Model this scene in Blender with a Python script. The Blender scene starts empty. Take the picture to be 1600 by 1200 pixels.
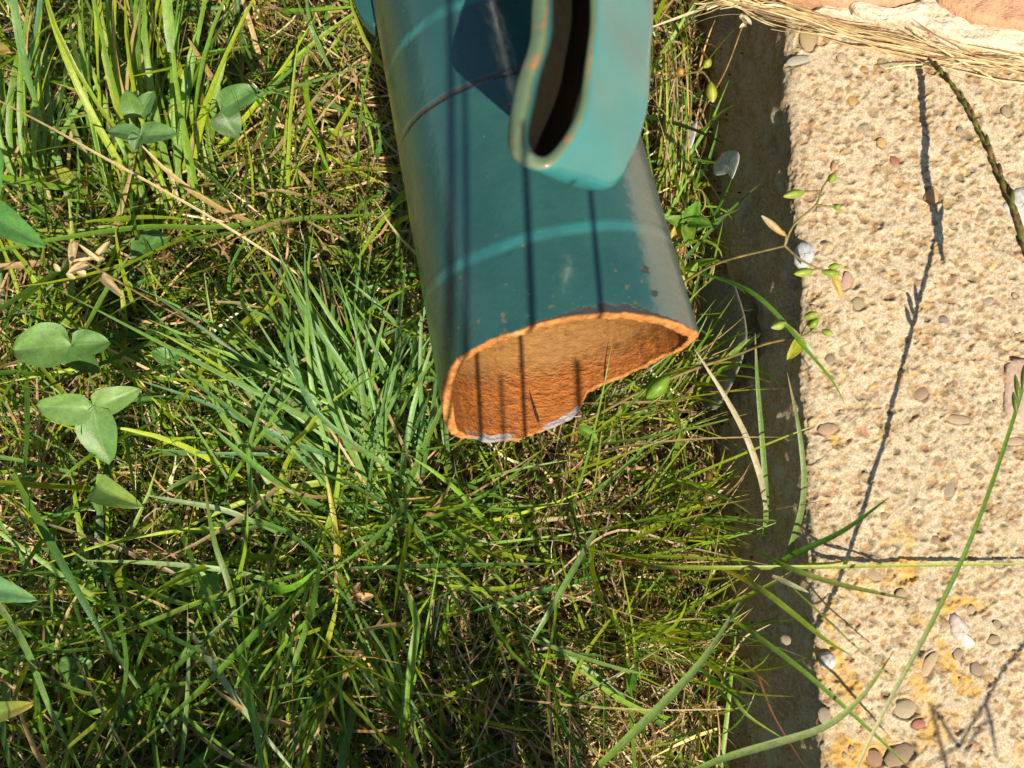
import bpy, math
import numpy as np
from mathutils import Vector
rng = np.random.default_rng(7)
SC = bpy.context.scene
COL = SC.collection
# ------------------------------------------------------------------ camera, light, exposure
CAM_H, TILT, F = 0.50, math.radians(8.0), 1331.0
cd = bpy.data.cameras.new("camera"); cam = bpy.data.objects.new("camera", cd); COL.objects.link(cam)
cam.location = (0, 0, CAM_H); cam.rotation_euler = (TILT, 0, 0)
cd.sensor_width = 36; cd.lens = 36 * F / 1600; cd.clip_start = 0.01; cd.clip_end = 200
cd.dof.use_dof = True; cd.dof.focus_distance = 0.435; cd.dof.aperture_fstop = 13
SC.camera = cam
SUN_EL, SUN_AZ = math.radians(47), math.radians(18)      # azimuth: how far the light leans to the left of straight up the picture
LD = Vector((-math.sin(SUN_AZ) * math.cos(SUN_EL), math.cos(SUN_AZ) * math.cos(SUN_EL), -math.sin(SUN_EL)))
sd = bpy.data.lights.new("sun", 'SUN'); sun = bpy.data.objects.new("sun", sd); COL.objects.link(sun)
sun.rotation_euler = LD.to_track_quat('-Z', 'Y').to_euler(); sd.energy = 5.0; sd.angle = math.radians(0.5); sd.color = (1, .90, .73)
W = bpy.data.worlds.new("World"); SC.world = W; W.use_nodes = True
nt = W.node_tree; nt.nodes.clear()
sky = nt.nodes.new('ShaderNodeTexSky'); sky.sky_type = 'NISHITA'; sky.sun_disc = False
sky.sun_elevation = SUN_EL; sky.sun_rotation = math.atan2(-LD.x, -LD.y)
bg = nt.nodes.new('ShaderNodeBackground'); bg.inputs['Strength'].default_value = 0.07
wo = nt.nodes.new('ShaderNodeOutputWorld'); nt.links.new(sky.outputs[0], bg.inputs[0]); nt.links.new(bg.outputs[0], wo.inputs[0])
SC.view_settings.view_transform = 'Standard'; SC.view_settings.look = 'None'
SC.view_settings.exposure = 0.76; SC.view_settings.gamma = 1

CS, SN = math.cos(TILT), math.sin(TILT)
def at(px, py, z):
    """world point at height z seen at a spot of the photograph"""
    u = (px - 800) / F; v = (600 - py) / F
    d = np.array([u, v * CS + SN, v * SN - CS]); t = (z - CAM_H) / d[2]
    return np.array([0, 0, CAM_H]) + t * d
def srgb(r, g, b): return tuple(((c / 255) / 12.92 if c / 255 < .04 else ((c / 255 + .055) / 1.055) ** 2.4) for c in (r, g, b))

# ------------------------------------------------------------------ materials
class N:
    def __init__(s, name):
        s.m = bpy.data.materials.new(name); s.m.use_nodes = True; s.t = s.m.node_tree; s.t.nodes.clear()
        s.out = s.n('OutputMaterial'); s.co = s.n('TexCoord').outputs['Object']
    def n(s, k, **kw):
        x = s.t.nodes.new('ShaderNode' + k)
        for a, b in kw.items(): setattr(x, a, b)
        return x
    def l(s, a, b): s.t.links.new(a, b)
    def put(s, inp, v):
        if isinstance(v, bpy.types.NodeSocket): s.l(v, inp)
        elif isinstance(v, tuple) and len(v) == 3 and inp.type == 'RGBA': inp.default_value = (*v, 1)
        else: inp.default_value = v
    def noise(s, scale, detail=4, rough=.6, vec=None, dist=0.0):
        x = s.n('TexNoise'); x.inputs['Scale'].default_value = scale; x.inputs['Detail'].default_value = detail
        x.inputs['Roughness'].default_value = rough; x.inputs['Distortion'].default_value = dist; s.l(vec or s.co, x.inputs['Vector']); return x.outputs['Fac']
    def vor(s, scale, vec=None, feature='F1'):
        x = s.n('TexVoronoi', feature=feature); x.inputs['Scale'].default_value = scale; s.l(vec or s.co, x.inputs['Vector']); return x.outputs['Distance']
    def math(s, op, a, b=0.0, c=0.0):
        x = s.n('Math', operation=op); s.put(x.inputs[0], a); s.put(x.inputs[1], b); s.put(x.inputs[2], c); return x.outputs[0]
    def step(s, v, a, b, lo=0.0, hi=1.0):
        x = s.n('MapRange'); s.put(x.inputs[0], v); x.inputs[1].default_value = a; x.inputs[2].default_value = b
        x.inputs[3].default_value = lo; x.inputs[4].default_value = hi; return x.outputs[0]
    def mix(s, f, a, b, mode='MIX'):
        x = s.n('Mix', data_type='RGBA', blend_type=mode); s.put(x.inputs[0], f); s.put(x.inputs[6], a); s.put(x.inputs[7], b); return x.outputs[2]
    def attr(s, name, out='Color'): return s.n('Attribute', attribute_name=name).outputs[out]
    def bump(s, h, dist, strength=1.0, normal=None):
        x = s.n('Bump'); s.put(x.inputs['Height'], h); x.inputs['Distance'].default_value = dist; x.inputs['Strength'].default_value = strength
        if normal: s.l(normal, x.inputs['Normal'])
        return x.outputs[0]
    def bsdf(s, base, rough=.6, spec=.5, normal=None, coat=0.0):
        x = s.n('BsdfPrincipled'); s.put(x.inputs['Base Color'], base); s.put(x.inputs['Roughness'], rough)
        s.put(x.inputs['Specular IOR Level'], spec); s.put(x.inputs['Coat Weight'], coat); x.inputs['Coat Roughness'].default_value = .12
        if normal: s.l(normal, x.inputs['Normal'])
        return x.outputs[0]
    def done(s, sh): s.l(sh, s.out.inputs['Surface']); return s.m

def mat_blade(name, transl, rough, spec, stripes):
    k = N(name); c = k.attr('Col'); bl = k.attr('bl', 'Vector')
    sx = k.n('SeparateXYZ'); k.l(bl, sx.inputs[0])
    if stripes:
        cb = k.n('CombineXYZ'); k.l(k.math('MULTIPLY', sx.outputs[0], 9), cb.inputs[0]); k.l(k.math('MULTIPLY', sx.outputs[1], 3), cb.inputs[1]); k.l(sx.outputs[2], cb.inputs[2])
        v = k.noise(1.0, 2, .5, cb.outputs[0]); c = k.mix(1, c, k.mix(k.step(v, .35, .65), (.72, .74, .7), (1.2, 1.2, 1.15)), 'MULTIPLY')
    else:
        d = k.math('ABSOLUTE', sx.outputs[0]); vein = k.step(d, .0, .07, 1, 0)
        rib = k.math('SINE', k.math('MULTIPLY', k.math('SUBTRACT', sx.outputs[1], k.math('MULTIPLY', d, .35)), 75.0))
        c = k.mix(k.math('MULTIPLY', k.step(rib, .6, 1.0), .22), c, (.2, .3, .1))
        c = k.mix(k.math('MULTIPLY', vein, .45), c, (.26, .36, .14)); c = k.mix(k.step(k.noise(130, 4, .7), .58, .68, 0, .35), c, (.22, .24, .04)); c = k.mix(k.step(k.noise(420, 2), .70, .74), c, (.2, .12, .04))
    sp = k.noise(380, 3); c = k.mix(1, c, k.mix(k.step(sp, .35, .65), (.85, .85, .85), (1.12, 1.12, 1.08)), 'MULTIPLY')
    nm = k.bump(k.noise(900, 2), .0003, .5)
    p = k.bsdf(c, rough, spec, nm)
    tr = k.n('BsdfTranslucent'); k.put(tr.inputs[0], k.mix(1, c, (1.25, 1.2, .55), 'MULTIPLY'))
    mx = k.n('MixShader'); mx.inputs[0].default_value = transl; k.l(p, mx.inputs[1]); k.l(tr.outputs[0], mx.inputs[2])
    return k.done(mx.outputs[0])
M_BLADE = mat_blade('grass_blade', .40, .42, .42, True)
M_STRAW = mat_blade('dry_straw', .18, .55, .35, True)
M_LEAF = mat_blade('clover_leaf', .32, .45, .45, False)

def mat_soil():
    k = N('dark_soil'); n1 = k.noise(60, 6); n2 = k.noise(500, 4)
    c = k.mix(n1, (.022, .014, .007), (.075, .05, .027)); c = k.mix(k.step(n2, .55, .7), c, (.10, .07, .04))
    return k.done(k.bsdf(c, .95, .2, k.bump(k.math('ADD', n1, n2), .004)))
def mat_concrete():
    k = N('exposed_aggregate_concrete'); c = k.attr('Col'); a = k.attr('bl', 'Vector'); sx = k.n('SeparateXYZ'); k.l(a, sx.inputs[0])
    fine = k.noise(1100, 3, .7); mid = k.noise(260, 4)
    c = k.mix(1, c, k.mix(k.step(fine, .35, .65), (.66, .60, .52), (1.2, 1.2, 1.2)), 'MULTIPLY')
    c = k.mix(1, c, k.mix(k.step(mid, .35, .65), (.88, .85, .80), (1.06, 1.06, 1.06)), 'MULTIPLY')
    # lichen: orange crust in small patches, thicker towards the near end of the slab
    lp = k.noise(48, 4, .6, dist=.6); lm = k.math('ADD', lp, sx.outputs[1]); lf = k.math('MULTIPLY', k.step(lm, .64, .76), k.step(k.math('ADD', fine, k.math('MULTIPLY', mid, .5)), .62, .82))
    c = k.mix(k.math('MULTIPLY', lf, .9), c, (.56, .30, .035))
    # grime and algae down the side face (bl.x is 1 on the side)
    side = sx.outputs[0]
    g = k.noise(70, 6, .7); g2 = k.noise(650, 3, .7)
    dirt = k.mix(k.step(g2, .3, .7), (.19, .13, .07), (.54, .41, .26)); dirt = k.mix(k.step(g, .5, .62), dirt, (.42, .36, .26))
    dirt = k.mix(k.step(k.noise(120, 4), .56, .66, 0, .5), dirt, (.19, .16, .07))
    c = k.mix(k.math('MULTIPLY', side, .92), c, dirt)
    h = k.math('ADD', k.math('MULTIPLY', fine, .7), mid)
    return k.done(k.bsdf(c, .9, .25, k.bump(h, .0005, .8)))
def mat_pebble():
    k = N('pebble_stone'); c = k.n('ObjectInfo').outputs['Color']; v = k.noise(500, 4)
    c = k.mix(1, c, k.mix(k.step(v, .3, .7), (.7, .68, .64), (1.2, 1.2, 1.2)), 'MULTIPLY')
    return k.done(k.bsdf(c, .65, .4, k.bump(v, .0004)))
def mat_brick():
    k = N('salmon_brick'); a = k.noise(45, 5); b = k.noise(600, 4, .7)
    c = k.mix(a, (.44, .23, .12), (.56, .33, .20)); c = k.mix(k.step(b, .58, .7), c, (.30, .13, .07)); c = k.mix(k.step(k.noise(90, 4), .6, .7, 0, .7), c, (.34, .25, .09))
    return k.done(k.bsdf(c, .85, .3, k.bump(b, .0012)))
def mat_mortar():
    k = N('pale_mortar'); a = k.noise(80, 5, dist=1.5); b = k.noise(500, 4)
    c = k.mix(a, (.42, .33, .22), (.72, .62, .48)); c = k.mix(k.step(b, .6, .75), c, (.3, .2, .11))
    return k.done(k.bsdf(c, .75, .3, k.bump(k.math('ADD', a, b), .0012)))
def mat_paint(name, hook=False):
    k = N(name); n1 = k.noise(28, 4); sp = k.noise(700, 2); chip = k.noise(230, 5, .65)
    if hook:
        c = k.mix(n1, (.022, .155, .158), (.042, .22, .215))
        w = k.attr('wear', 'Fac'); wf = k.step(k.math('ADD', w, k.math('MULTIPLY', k.math('SUBTRACT', chip, .5), .9)), .45, .7)
        c = k.mix(wf, c, k.mix(k.step(k.noise(160, 4), .52, .72), (.085, .13, .065), (.24, .12, .045)))
        ins = k.attr('inside', 'Fac'); c = k.mix(ins, c, k.mix(k.noise(300, 4), (.005, .005, .003), (.02, .016, .009)))  # shade of the slot painted in: inner faces coloured near black
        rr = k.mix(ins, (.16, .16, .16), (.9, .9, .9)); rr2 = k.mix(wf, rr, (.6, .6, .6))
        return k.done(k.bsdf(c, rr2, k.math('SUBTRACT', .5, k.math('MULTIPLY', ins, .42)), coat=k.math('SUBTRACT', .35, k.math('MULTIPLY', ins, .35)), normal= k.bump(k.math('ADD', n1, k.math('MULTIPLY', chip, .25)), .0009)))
    t = k.attr('tpos', 'Fac'); side = k.attr('flank', 'Fac'); rim = k.attr('rimd', 'Fac')
    c = k.mix(k.step(n1, .3, .7), (.014, .060, .056), (.024, .086, .078))
    wob = k.math('MULTIPLY', k.math('SUBTRACT', k.noise(40, 3), .5), .0025); tt = k.math('ADD', t, wob)
    fade = k.step(k.noise(55, 3), .3, .55, .45, 1)
    def band(t0, w, soft): return k.step(k.math('ABSOLUTE', k.math('SUBTRACT', tt, t0)), w, w + soft, 1, 0)
    r1 = k.math('MULTIPLY', k.math('MAXIMUM', band(.0385, .0009, .0022), band(.1385, .0007, .0024)), fade)
    c = k.mix(k.math('MULTIPLY', r1, .5), c, (.035, .22, .21))
    dk = band(.1045, .0006, .0012); c = k.mix(k.math('MULTIPLY', dk, .85), c, (.055, .04, .03))
    # greyer, paler band along the right flank, ragged edge
    grey_band = k.step(k.math('ADD', side, k.math('MULTIPLY', k.math('SUBTRACT', k.noise(300, 6, .8), .5), .16)), .0, .05)
    c = k.mix(k.math('MULTIPLY', grey_band, .72), c, k.mix(k.noise(60, 4), (.09, .125, .115), (.16, .175, .15)))
    grass_refl = k.step(k.attr('flank2', 'Fac'), 0.0, .25); c = k.mix(k.math('MULTIPLY', grass_refl, .75), c, (.085, .10, .055))  # reflection of the grass, painted green-brown into the left flank
    # rust freckles and white specks, denser close to the broken edge
    near = k.step(rim, .0, .05, 1, 0)
    fr = k.step(k.math('ADD', chip, k.math('MULTIPLY', near, .09)), .69, .73); c = k.mix(k.math('MULTIPLY', fr, .75), c, (.16, .11, .045))
    wh = k.step(sp, .76, .79); c = k.mix(k.math('MULTIPLY', wh, .6), c, (.35, .45, .42))
    # paint flaked off beside the break: dark bare strip and a few flakes at the edge of the grey band
    fl = k.attr('bare', 'Fac'); ff = k.step(k.math('ADD', fl, k.math('MULTIPLY', k.math('SUBTRACT', chip, .5), 1.2)), .5, .58)
    c = k.mix(ff, c, k.mix(sp, (.012, .016, .016), (.05, .05, .042)))
    b1 = k.bump(k.math('ADD', k.math('MULTIPLY', n1, 1.0), k.math('MULTIPLY', k.noise(420, 3), .25)), .0011, .8)
    b2 = k.bump(k.math('SUBTRACT', k.math('SUBTRACT', k.math('MULTIPLY', r1, .5), dk), k.math('MULTIPLY', ff, .5)), .0006, 1, b1)
    ro = k.math('ADD', k.step(chip, .3, .7, .14, .30), k.math('MULTIPLY', grey_band, .10)); ro = k.math('ADD', ro, k.math('MULTIPLY', ff, .35))
    return k.done(k.bsdf(c, ro, .5, b2, coat=.35))
def mat_rust():
    k = N('orange_rust'); t = k.attr('tpos', 'Fac'); rim = k.attr('isrim', 'Fac'); low = k.attr('lip', 'Fac')
    mp = k.n('Mapping'); mp.inputs['Scale'].default_value = (1, 2.4, 1.6); k.l(k.co, mp.inputs['Vector'])
    a = k.noise(210, 6, .65, mp.outputs[0]); b = k.noise(60, 4); v = k.noise(900, 3)
    c = k.mix(k.step(a, .3, .7), (.19, .048, .006), (.50, .165, .018)); c = k.mix(k.step(b, .35, .65, 0, .5), c, (.34, .12, .022))
    deep = k.step(k.math('ADD', t, k.math('MULTIPLY', k.math('SUBTRACT', b, .5), .014)), .006, .016)
    c = k.mix(k.math('MULTIPLY', deep, .8), c, k.mix(k.step(a, .3, .7), (.24, .125, .035), (.33, .18, .055)))
    c = k.mix(rim, c, k.mix(k.step(k.noise(330, 5, .7), .3, .62), (.30, .09, .02), k.mix(k.step(b, .35, .6), (.56, .21, .045), (.74, .33, .085))))
    lf = k.step(k.math('ADD', low, k.math('MULTIPLY', k.math('SUBTRACT', k.noise(160, 5), .5), 1.1)), .5, .62)
    c = k.mix(lf, c, k.mix(v, (.20, .18, .2), (.5, .47, .47)))
    c = k.mix(k.step(k.noise(95, 6, .75, dist=1.2), .56, .66, 0, .6), c, (.10, .035, .012)); c = k.mix(k.step(v, .66, .74, 0, .7), c, (.045, .018, .01))
    h = k.math('ADD', a, k.math('MULTIPLY', v, .35))
    amp = k.math('MULTIPLY', h, k.mix(k.math('MULTIPLY', deep, .75), (1, 1, 1), (.0, .0, .0)))
    return k.done(k.bsdf(c, .6, .4, k.bump(amp, .0022, 1.0)))
M_SOIL, M_CONC, M_PEB, M_BRICK, M_MORT = mat_soil(), mat_concrete(), mat_pebble(), mat_brick(), mat_mortar()
M_PAINT, M_HOOK, M_RUST = mat_paint('teal_paint'), mat_paint('turquoise_paint', True), mat_rust()

# ------------------------------------------------------------------ mesh helpers
def mesh(name, V, Fa, mats, cols=None, bl=None, extra=None, smooth=True, mi=None):
    me = bpy.data.meshes.new(name); V = np.asarray(V, np.float32).reshape(-1, 3)
    if isinstance(Fa, np.ndarray) and Fa.ndim == 2:
        n, k = Fa.shape; me.vertices.add(len(V)); me.vertices.foreach_set('co', V.ravel())
        me.loops.add(n * k); me.loops.foreach_set('vertex_index', Fa.astype(np.int32).ravel())
        me.polygons.add(n); me.polygons.foreach_set('loop_start', np.arange(0, n * k, k, dtype=np.int32))
        me.update(calc_edges=True)
    else: me.from_pydata(V.tolist(), [], [list(map(int, f)) for f in Fa])
    if smooth: me.polygons.foreach_set('use_smooth', np.ones(len(me.polygons), bool))
    if mi is not None: me.polygons.foreach_set('material_index', np.asarray(mi, np.int32))
    if cols is not None:
        a = me.attributes.new('Col', 'FLOAT_COLOR', 'POINT'); c = np.ones((len(V), 4), np.float32); c[:, :3] = cols; a.data.foreach_set('color', c.ravel())
    if bl is not None:
        a = me.attributes.new('bl', 'FLOAT_VECTOR', 'POINT'); a.data.foreach_set('vector', np.asarray(bl, np.float32).ravel())
    for k, v in (extra or {}).items():
        a = me.attributes.new(k, 'FLOAT', 'POINT'); a.data.foreach_set('value', np.asarray(v, np.float32).ravel())
    for m in (mats if isinstance(mats, (list, tuple)) else [mats]): me.materials.append(m)
    me.update(); return me
def obj(name, me, parent=None, loc=None):
    o = bpy.data.objects.new(name, me); COL.objects.link(o)
    if loc is not None: o.location = loc
    if parent is not None: o.parent = parent
    return o
def tag(o, label=None, cat=None, group=None, kind=None):
    if label: o['label'] = label
    if cat: o['category'] = cat
    if group: o['group'] = group
    if kind: o['kind'] = kind
    return o
def thing(name, label, cat, loc, group=None):
    o = bpy.data.objects.new(name, None); COL.objects.link(o); o.location = [float(x) for x in loc]; o.empty_display_size = .01
    return tag(o, label, cat, group)
def lerp(a, b, t): return a + (b - a) * t
def ribbon_arrays(path, w, c0, c1, c2, twist=None, fold=.25, taper=1.0, seed=None, dry=None):
    """path (N,S,3); w (N,) full widths; colours (N,3) at base, middle, tip."""
    Nn, S, _ = path.shape; t = np.linspace(0, 1, S)[None, :, None]
    tan = np.gradient(path, axis=1); tan /= np.linalg.norm(tan, axis=2, keepdims=True) + 1e-9
    up = np.array([0, .12, 1.0]); side = np.cross(tan, up); side /= np.linalg.norm(side, axis=2, keepdims=True) + 1e-6
    nrm = np.cross(side, tan)
    if twist is None: twist = rng.normal(0, .35, (Nn, 1)) + rng.normal(0, .5, (Nn, 1)) * t[0, :, 0][None, :]
    ct, st = np.cos(twist)[..., None], np.sin(twist)[..., None]; s2 = side * ct + nrm * st; n2 = nrm * ct - side * st
    prof = np.clip((.55 + 1.6 * t) , 0, 1) * (1 - t ** (3.0 * taper)) ** .8 + .03
    hw = .5 * np.asarray(w)[:, None, None] * prof
    L = path - s2 * hw + n2 * hw * fold; R = path + s2 * hw + n2 * hw * fold
    V = np.stack([L, path, R], 2).reshape(-1, 3)
    base = (np.arange(Nn) * S * 3)[:, None, None] + (np.arange(S - 1) * 3)[None, :, None]
    q1 = base + np.array([0, 1, 4, 3])[None, None, :]; q2 = base + np.array([1, 2, 5, 4])[None, None, :]
    Fq = np.concatenate([q1.reshape(-1, 4), q2.reshape(-1, 4)])
    tt = t
    c0, c1, c2 = [np.broadcast_to(np.asarray(c, float), (Nn, 3))[:, None, :] for c in (c0, c1, c2)]
    Cc = np.where(tt < .35, lerp(c0, c1, tt / .35), np.where(tt < .82, c1, lerp(c1, c2, (tt - .82) / .18)))
    Cc = np.repeat(Cc[:, :, None, :], 3, 2).reshape(-1, 3)
    B = np.zeros((Nn, S, 3, 3)); B[..., 0] = np.array([-1, 0, 1])[None, None, :]; B[..., 1] = t[..., None][:, :, 0] * 3; B[..., 2] = rng.uniform(0, 99, (Nn, 1, 1))
    return V, Fq, Cc, B.reshape(-1, 3)
def bez(P0, P1, P2, S):
    t = np.linspace(0, 1, S)[None, :, None]
    return (1 - t) ** 2 * P0[:, None] + 2 * t * (1 - t) * P1[:, None] + t ** 2 * P2[:, None]
def spline(pts, S):
    P = np.asarray(pts, float); n = len(P)
    if n == 2: return P[0] + (P[1] - P[0]) * np.linspace(0, 1, S)[:, None]
    E = np.vstack([2 * P[0] - P[1], P, 2 * P[-1] - P[-2]]); out = []
    for u in np.linspace(0, n - 1 - 1e-9, S):
        i = int(u); f = u - i; a, b, c, d = E[i:i + 4]
        out.append(.5 * ((2 * b) + (-a + c) * f + (2 * a - 5 * b + 4 * c - d) * f * f + (-a + 3 * b - 3 * c + d) * f ** 3))
    return np.array(out)
def tube_arrays(pts, r, sides=6, S=None):
    P = spline(pts, S or max(6, 4 * len(pts))); n = len(P); r = np.interp(np.linspace(0, 1, n), np.linspace(0, 1, len(r)), r) if hasattr(r, '__len__') else np.full(n, r)
    tan = np.gradient(P, axis=0); tan /= np.linalg.norm(tan, axis=1, keepdims=True); a = np.cross(tan, [.3, .2, 1]); a /= np.linalg.norm(a, axis=1, keepdims=True); b = np.cross(tan, a)
    th = np.linspace(0, 2 * math.pi, sides, endpoint=False)
    V = (P[:, None] + r[:, None, None] * (np.cos(th)[None, :, None] * a[:, None] + np.sin(th)[None, :, None] * b[:, None])).reshape(-1, 3)
    Fq = [[i * sides + j, i * sides + (j + 1) % sides, (i + 1) * sides + (j + 1) % sides, (i + 1) * sides + j] for i in range(n - 1) for j in range(sides)]
    return V, np.array(Fq), np.repeat(np.linspace(0, 1, n), sides)
def vcol(base, var=.12, n=None):
    b = np.asarray(base, float)
    if n is None: return np.clip(b * (1 + rng.normal(0, var)), 0, 1)
    return np.clip(b[None] * (1 + rng.normal(0, var, (n, 1))) * (1 + rng.normal(0, .06, (n, 3))), 0.004, 1)
# base colours of the plants
G_BLUE = (.15, .28, .065); G_MID = (.155, .285, .028); G_YEL = (.27, .35, .02); G_DEEP = (.06, .145, .018); STRAW = (.50, .36, .18); STRAW2 = (.36, .225, .10); BROWN = (.16, .085, .04); PALE = (.62, .52, .34); GOLD = (.42, .28, .05)

# ------------------------------------------------------------------ ground
def fine_axis(a, b, lo, hi, step, coarse):
    x = list(np.arange(a, b, step)); s = step; v = x[-1]
    while v < hi: s *= coarse; v += s; x.append(v)
    s = step; v = x[0]
    while v > lo: s *= coarse; v -= s; x.insert(0, v)
    return np.array(x)
def smooth_noise(X, Y, scale, seed):
    r = np.random.default_rng(seed); out = 0 * X
    for k in range(10):
        an = r.uniform(0, 2 * math.pi); f = scale * r.uniform(.5, 1.9); out = out + np.sin((X * math.cos(an) + Y * math.sin(an)) * f + r.uniform(0, 6)) / 5
    return out
gx = fine_axis(-.45, .2, -40, 40, .006, 1.25); gy = fine_axis(-.25, .5, -40, 40, .006, 1.25)
GX, GY = np.meshgrid(gx, gy); GZ = -.015 + .0035 * smooth_noise(GX, GY, 90, 1) + .002 * smooth_noise(GX, GY, 300, 2)
def grid_faces(ny, nx):
    i = (np.arange(ny - 1)[:, None] * nx + np.arange(nx - 1)[None]).ravel(); return np.stack([i, i + 1, i + nx + 1, i + nx], 1)
tag(obj('ground', mesh('ground', np.stack([GX, GY, GZ], -1), grid_faces(len(gy), len(gx)), M_SOIL)), kind='structure')

# ------------------------------------------------------------------ concrete kerb
KB, KT, KH = .112, .140, .10          # foot of the side, top edge, height
def kerb():
    sL = math.hypot(KT - KB, KH + .03)
    us = np.arange(0, sL, .0009); top = fine_axis(0, .19, 0, .55, .00072, 1.3); top = top[top > .0005]
    vy = fine_axis(-.17, .30, -1.2, 1.4, .00075, 1.3)
    uu = np.concatenate([us - sL, top]); nu, nv = len(uu), len(vy)
    U, Vv = np.meshgrid(uu, vy); H = np.zeros_like(U)
    base = np.array((.49, .415, .30)); C = np.ones(U.shape + (3,)) * base
    C *= (1 + .06 * smooth_noise(U, Vv, 160, 5))[..., None]
    wander = .0010 * smooth_noise(Vv, 0 * Vv, 700, 15) + .0022 * smooth_noise(Vv, 0 * Vv, 60, 9) + .0012 * smooth_noise(Vv, 0 * Vv, 260, 10)
    pal = .22 * np.array((.46, .36, .235)) + .74 * np.array([(.33, .23, .11), (.42, .29, .13), (.28, .2, .11), (.42, .28, .13), (.38, .3, .18), (.36, .20, .11), (.5, .4, .26), (.33, .29, .22), (.47, .32, .12)])
    peb = []
    def stamp(u, v, a, b, rot, kind, col, depth):
        r = 1.5 * max(a, b); i0, i1 = np.searchsorted(uu, [u - r, u + r]); j0, j1 = np.searchsorted(vy, [v - r, v + r])
        if i1 - i0 < 2 or j1 - j0 < 2: return
        du = U[j0:j1, i0:i1] - u; dv = Vv[j0:j1, i0:i1] - v; x = (du * math.cos(rot) + dv * math.sin(rot)) / a; y = (-du * math.sin(rot) + dv * math.cos(rot)) / b
        ang = np.arctan2(y, x); q = np.sqrt(x * x + y * y) * (1 + .10 * np.sin(3 * ang + rot * 7) + .06 * np.sin(5 * ang + rot * 3))
        ins = np.clip((1.05 - q) / .15, 0, 1); h = H[j0:j1, i0:i1]
        if kind == 0:   tgt = -depth * (1 - .55 * q ** 2)                         # empty socket left by a stone
        else:           tgt = depth * .75 * (1 - q ** 2) - .35 * depth             # stone still in place, slightly proud
        ring = np.exp(-((q - 1.12) / .13) ** 2)
        H[j0:j1, i0:i1] = np.where(ins > 0, lerp(h, tgt, ins), h) + ring * (.25 if kind == 0 else -.55) * depth
        cc = C[j0:j1, i0:i1]; C[j0:j1, i0:i1] = lerp(cc, np.asarray(col)[None, None], (ins * (.85 if kind else .75))[..., None])
    n = 14500
    pu = rng.uniform(-.006, .19, n); pv = rng.uniform(-.168, .30, n); dens = smooth_noise(pu, pv, 70, 33)
    for i in range(n):
        a = float(np.clip(rng.lognormal(math.log(.00112), .40), .0006, .0032)); b = a * rng.uniform(.6, 1.0)
        if dens[i] < -.5 and rng.random() < .45: continue
        stamp(pu[i], pv[i], a, b, rng.uniform(0, 3.14), int(rng.random() < .28), pal[rng.integers(len(pal))] * rng.uniform(.7, 1.25), a * rng.uniform(.28, .62))
    # individually modelled pebbles: sockets for them
    spots = [(1262, 58, 15, 24, (.42, .33, .16), .2), (1250, 93, 19, 9, (.40, .40, .33), .1), (1352, 107, 7, 7, (.55, .25, .09), 0), (1384, 98, 10, 11, (.42, .36, .24), 0), (1328, 155, 9, 11, (.62, .38, .10), 0),
             (1457, 305, 14, 15, (.66, .36, .14), 0), (1573, 172, 10, 12, (.38, .3, .18), .3), (1500, 202, 6, 6, (.2, .18, .18), 0), (1377, 222, 7, 10, (.58, .36, .1), .2), (1436, 145, 7, 10, (.5, .31, .13), -.4), (1397, 250, 10, 8, (.33, .1, .07), 0),
             (1440, 615, 14, 10, (.40, .27, .18), .6), (1420, 1108, 18, 15, (.52, .43, .28), 0), (1440, 1132, 10, 8, (.42, .11, .09), .1), (1408, 1180, 24, 16, (.34, .22, .14), .5), (1368, 1186, 12, 14, (.33, .16, .11), 0),
             (1370, 898, 15, 9, (.48, .36, .24), -.4), (1456, 1040, 26, 8, (.62, .46, .27), 1.0), (1503, 1022, 8, 9, (.4, .33, .22), 0), (1412, 928, 12, 9, (.42, .33, .2), .2), (1485, 762, 8, 17, (.42, .36, .24), -.3),
             (1342, 475, 10, 12, (.36, .3, .18), 0), (1300, 670, 18, 9, (.45, .3, .2), .2), (1590, 690, 16, 7, (.6, .4, .28), 0), (1500, 655, 20, 8, (.5, .37, .24), -.2), (1300, 560, 8, 10, (.3, .27, .2), 0), (1475, 498, 8, 6, (.22, .21, .2), 0),
             (1294, 1120, 11, 14, (.34, .28, .2), 0), (1318, 440, 9, 16, (.56, .34, .27), -.2), (1560, 880, 10, 8, (.42, .3, .2), 0), (1545, 470, 9, 7, (.45, .38, .3), 0), (1555, 1000, 9, 8, (.48, .34, .2), 0), (1530, 1045, 8, 12, (.4, .3, .2), .1), (1230, 1000, 8, 8, (.33, .3, .22), 0)]
    for (px, py, a, b, col, rot) in spots:
        p = at(px, py, KH); s = (CAM_H - KH) / F; peb.append((p[0] - KT, p[1], a * s, b * s, rot, col))
    tries = 0
    while len(peb) < 230 and tries < 5000:
        tries += 1; u = rng.uniform(.004, .19); v = rng.uniform(-.16, .28); a = float(np.clip(rng.lognormal(math.log(.0015), .28), .0011, .0030))
        if all((u - q[0]) ** 2 + (v - q[1]) ** 2 > (1.25 * (a + max(q[2], q[3]))) ** 2 for q in peb): peb.append((u, v, a, a * rng.uniform(.6, 1), rng.uniform(0, 3.1), tuple(pal[rng.integers(len(pal))] * rng.uniform(.85, 1.4))))
    for (u, v, a, b, rot, col) in peb: stamp(u, v, a * 1.12, b * 1.12, rot, 0, (.36, .27, .16), min(a, b) * .5)
    # fine grit and pin holes in the cement skin
    m = 26000; qu = rng.uniform(-.004, .19, m); qv = rng.uniform(-.168, .30, m)
    ii = np.clip(np.searchsorted(uu, qu), 1, nu - 2); jj = np.clip(np.searchsorted(vy, qv), 1, nv - 2); dp = rng.choice([-1.0, -.6, .5, .35], m) * rng.uniform(.0001, .0004, m)
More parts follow.
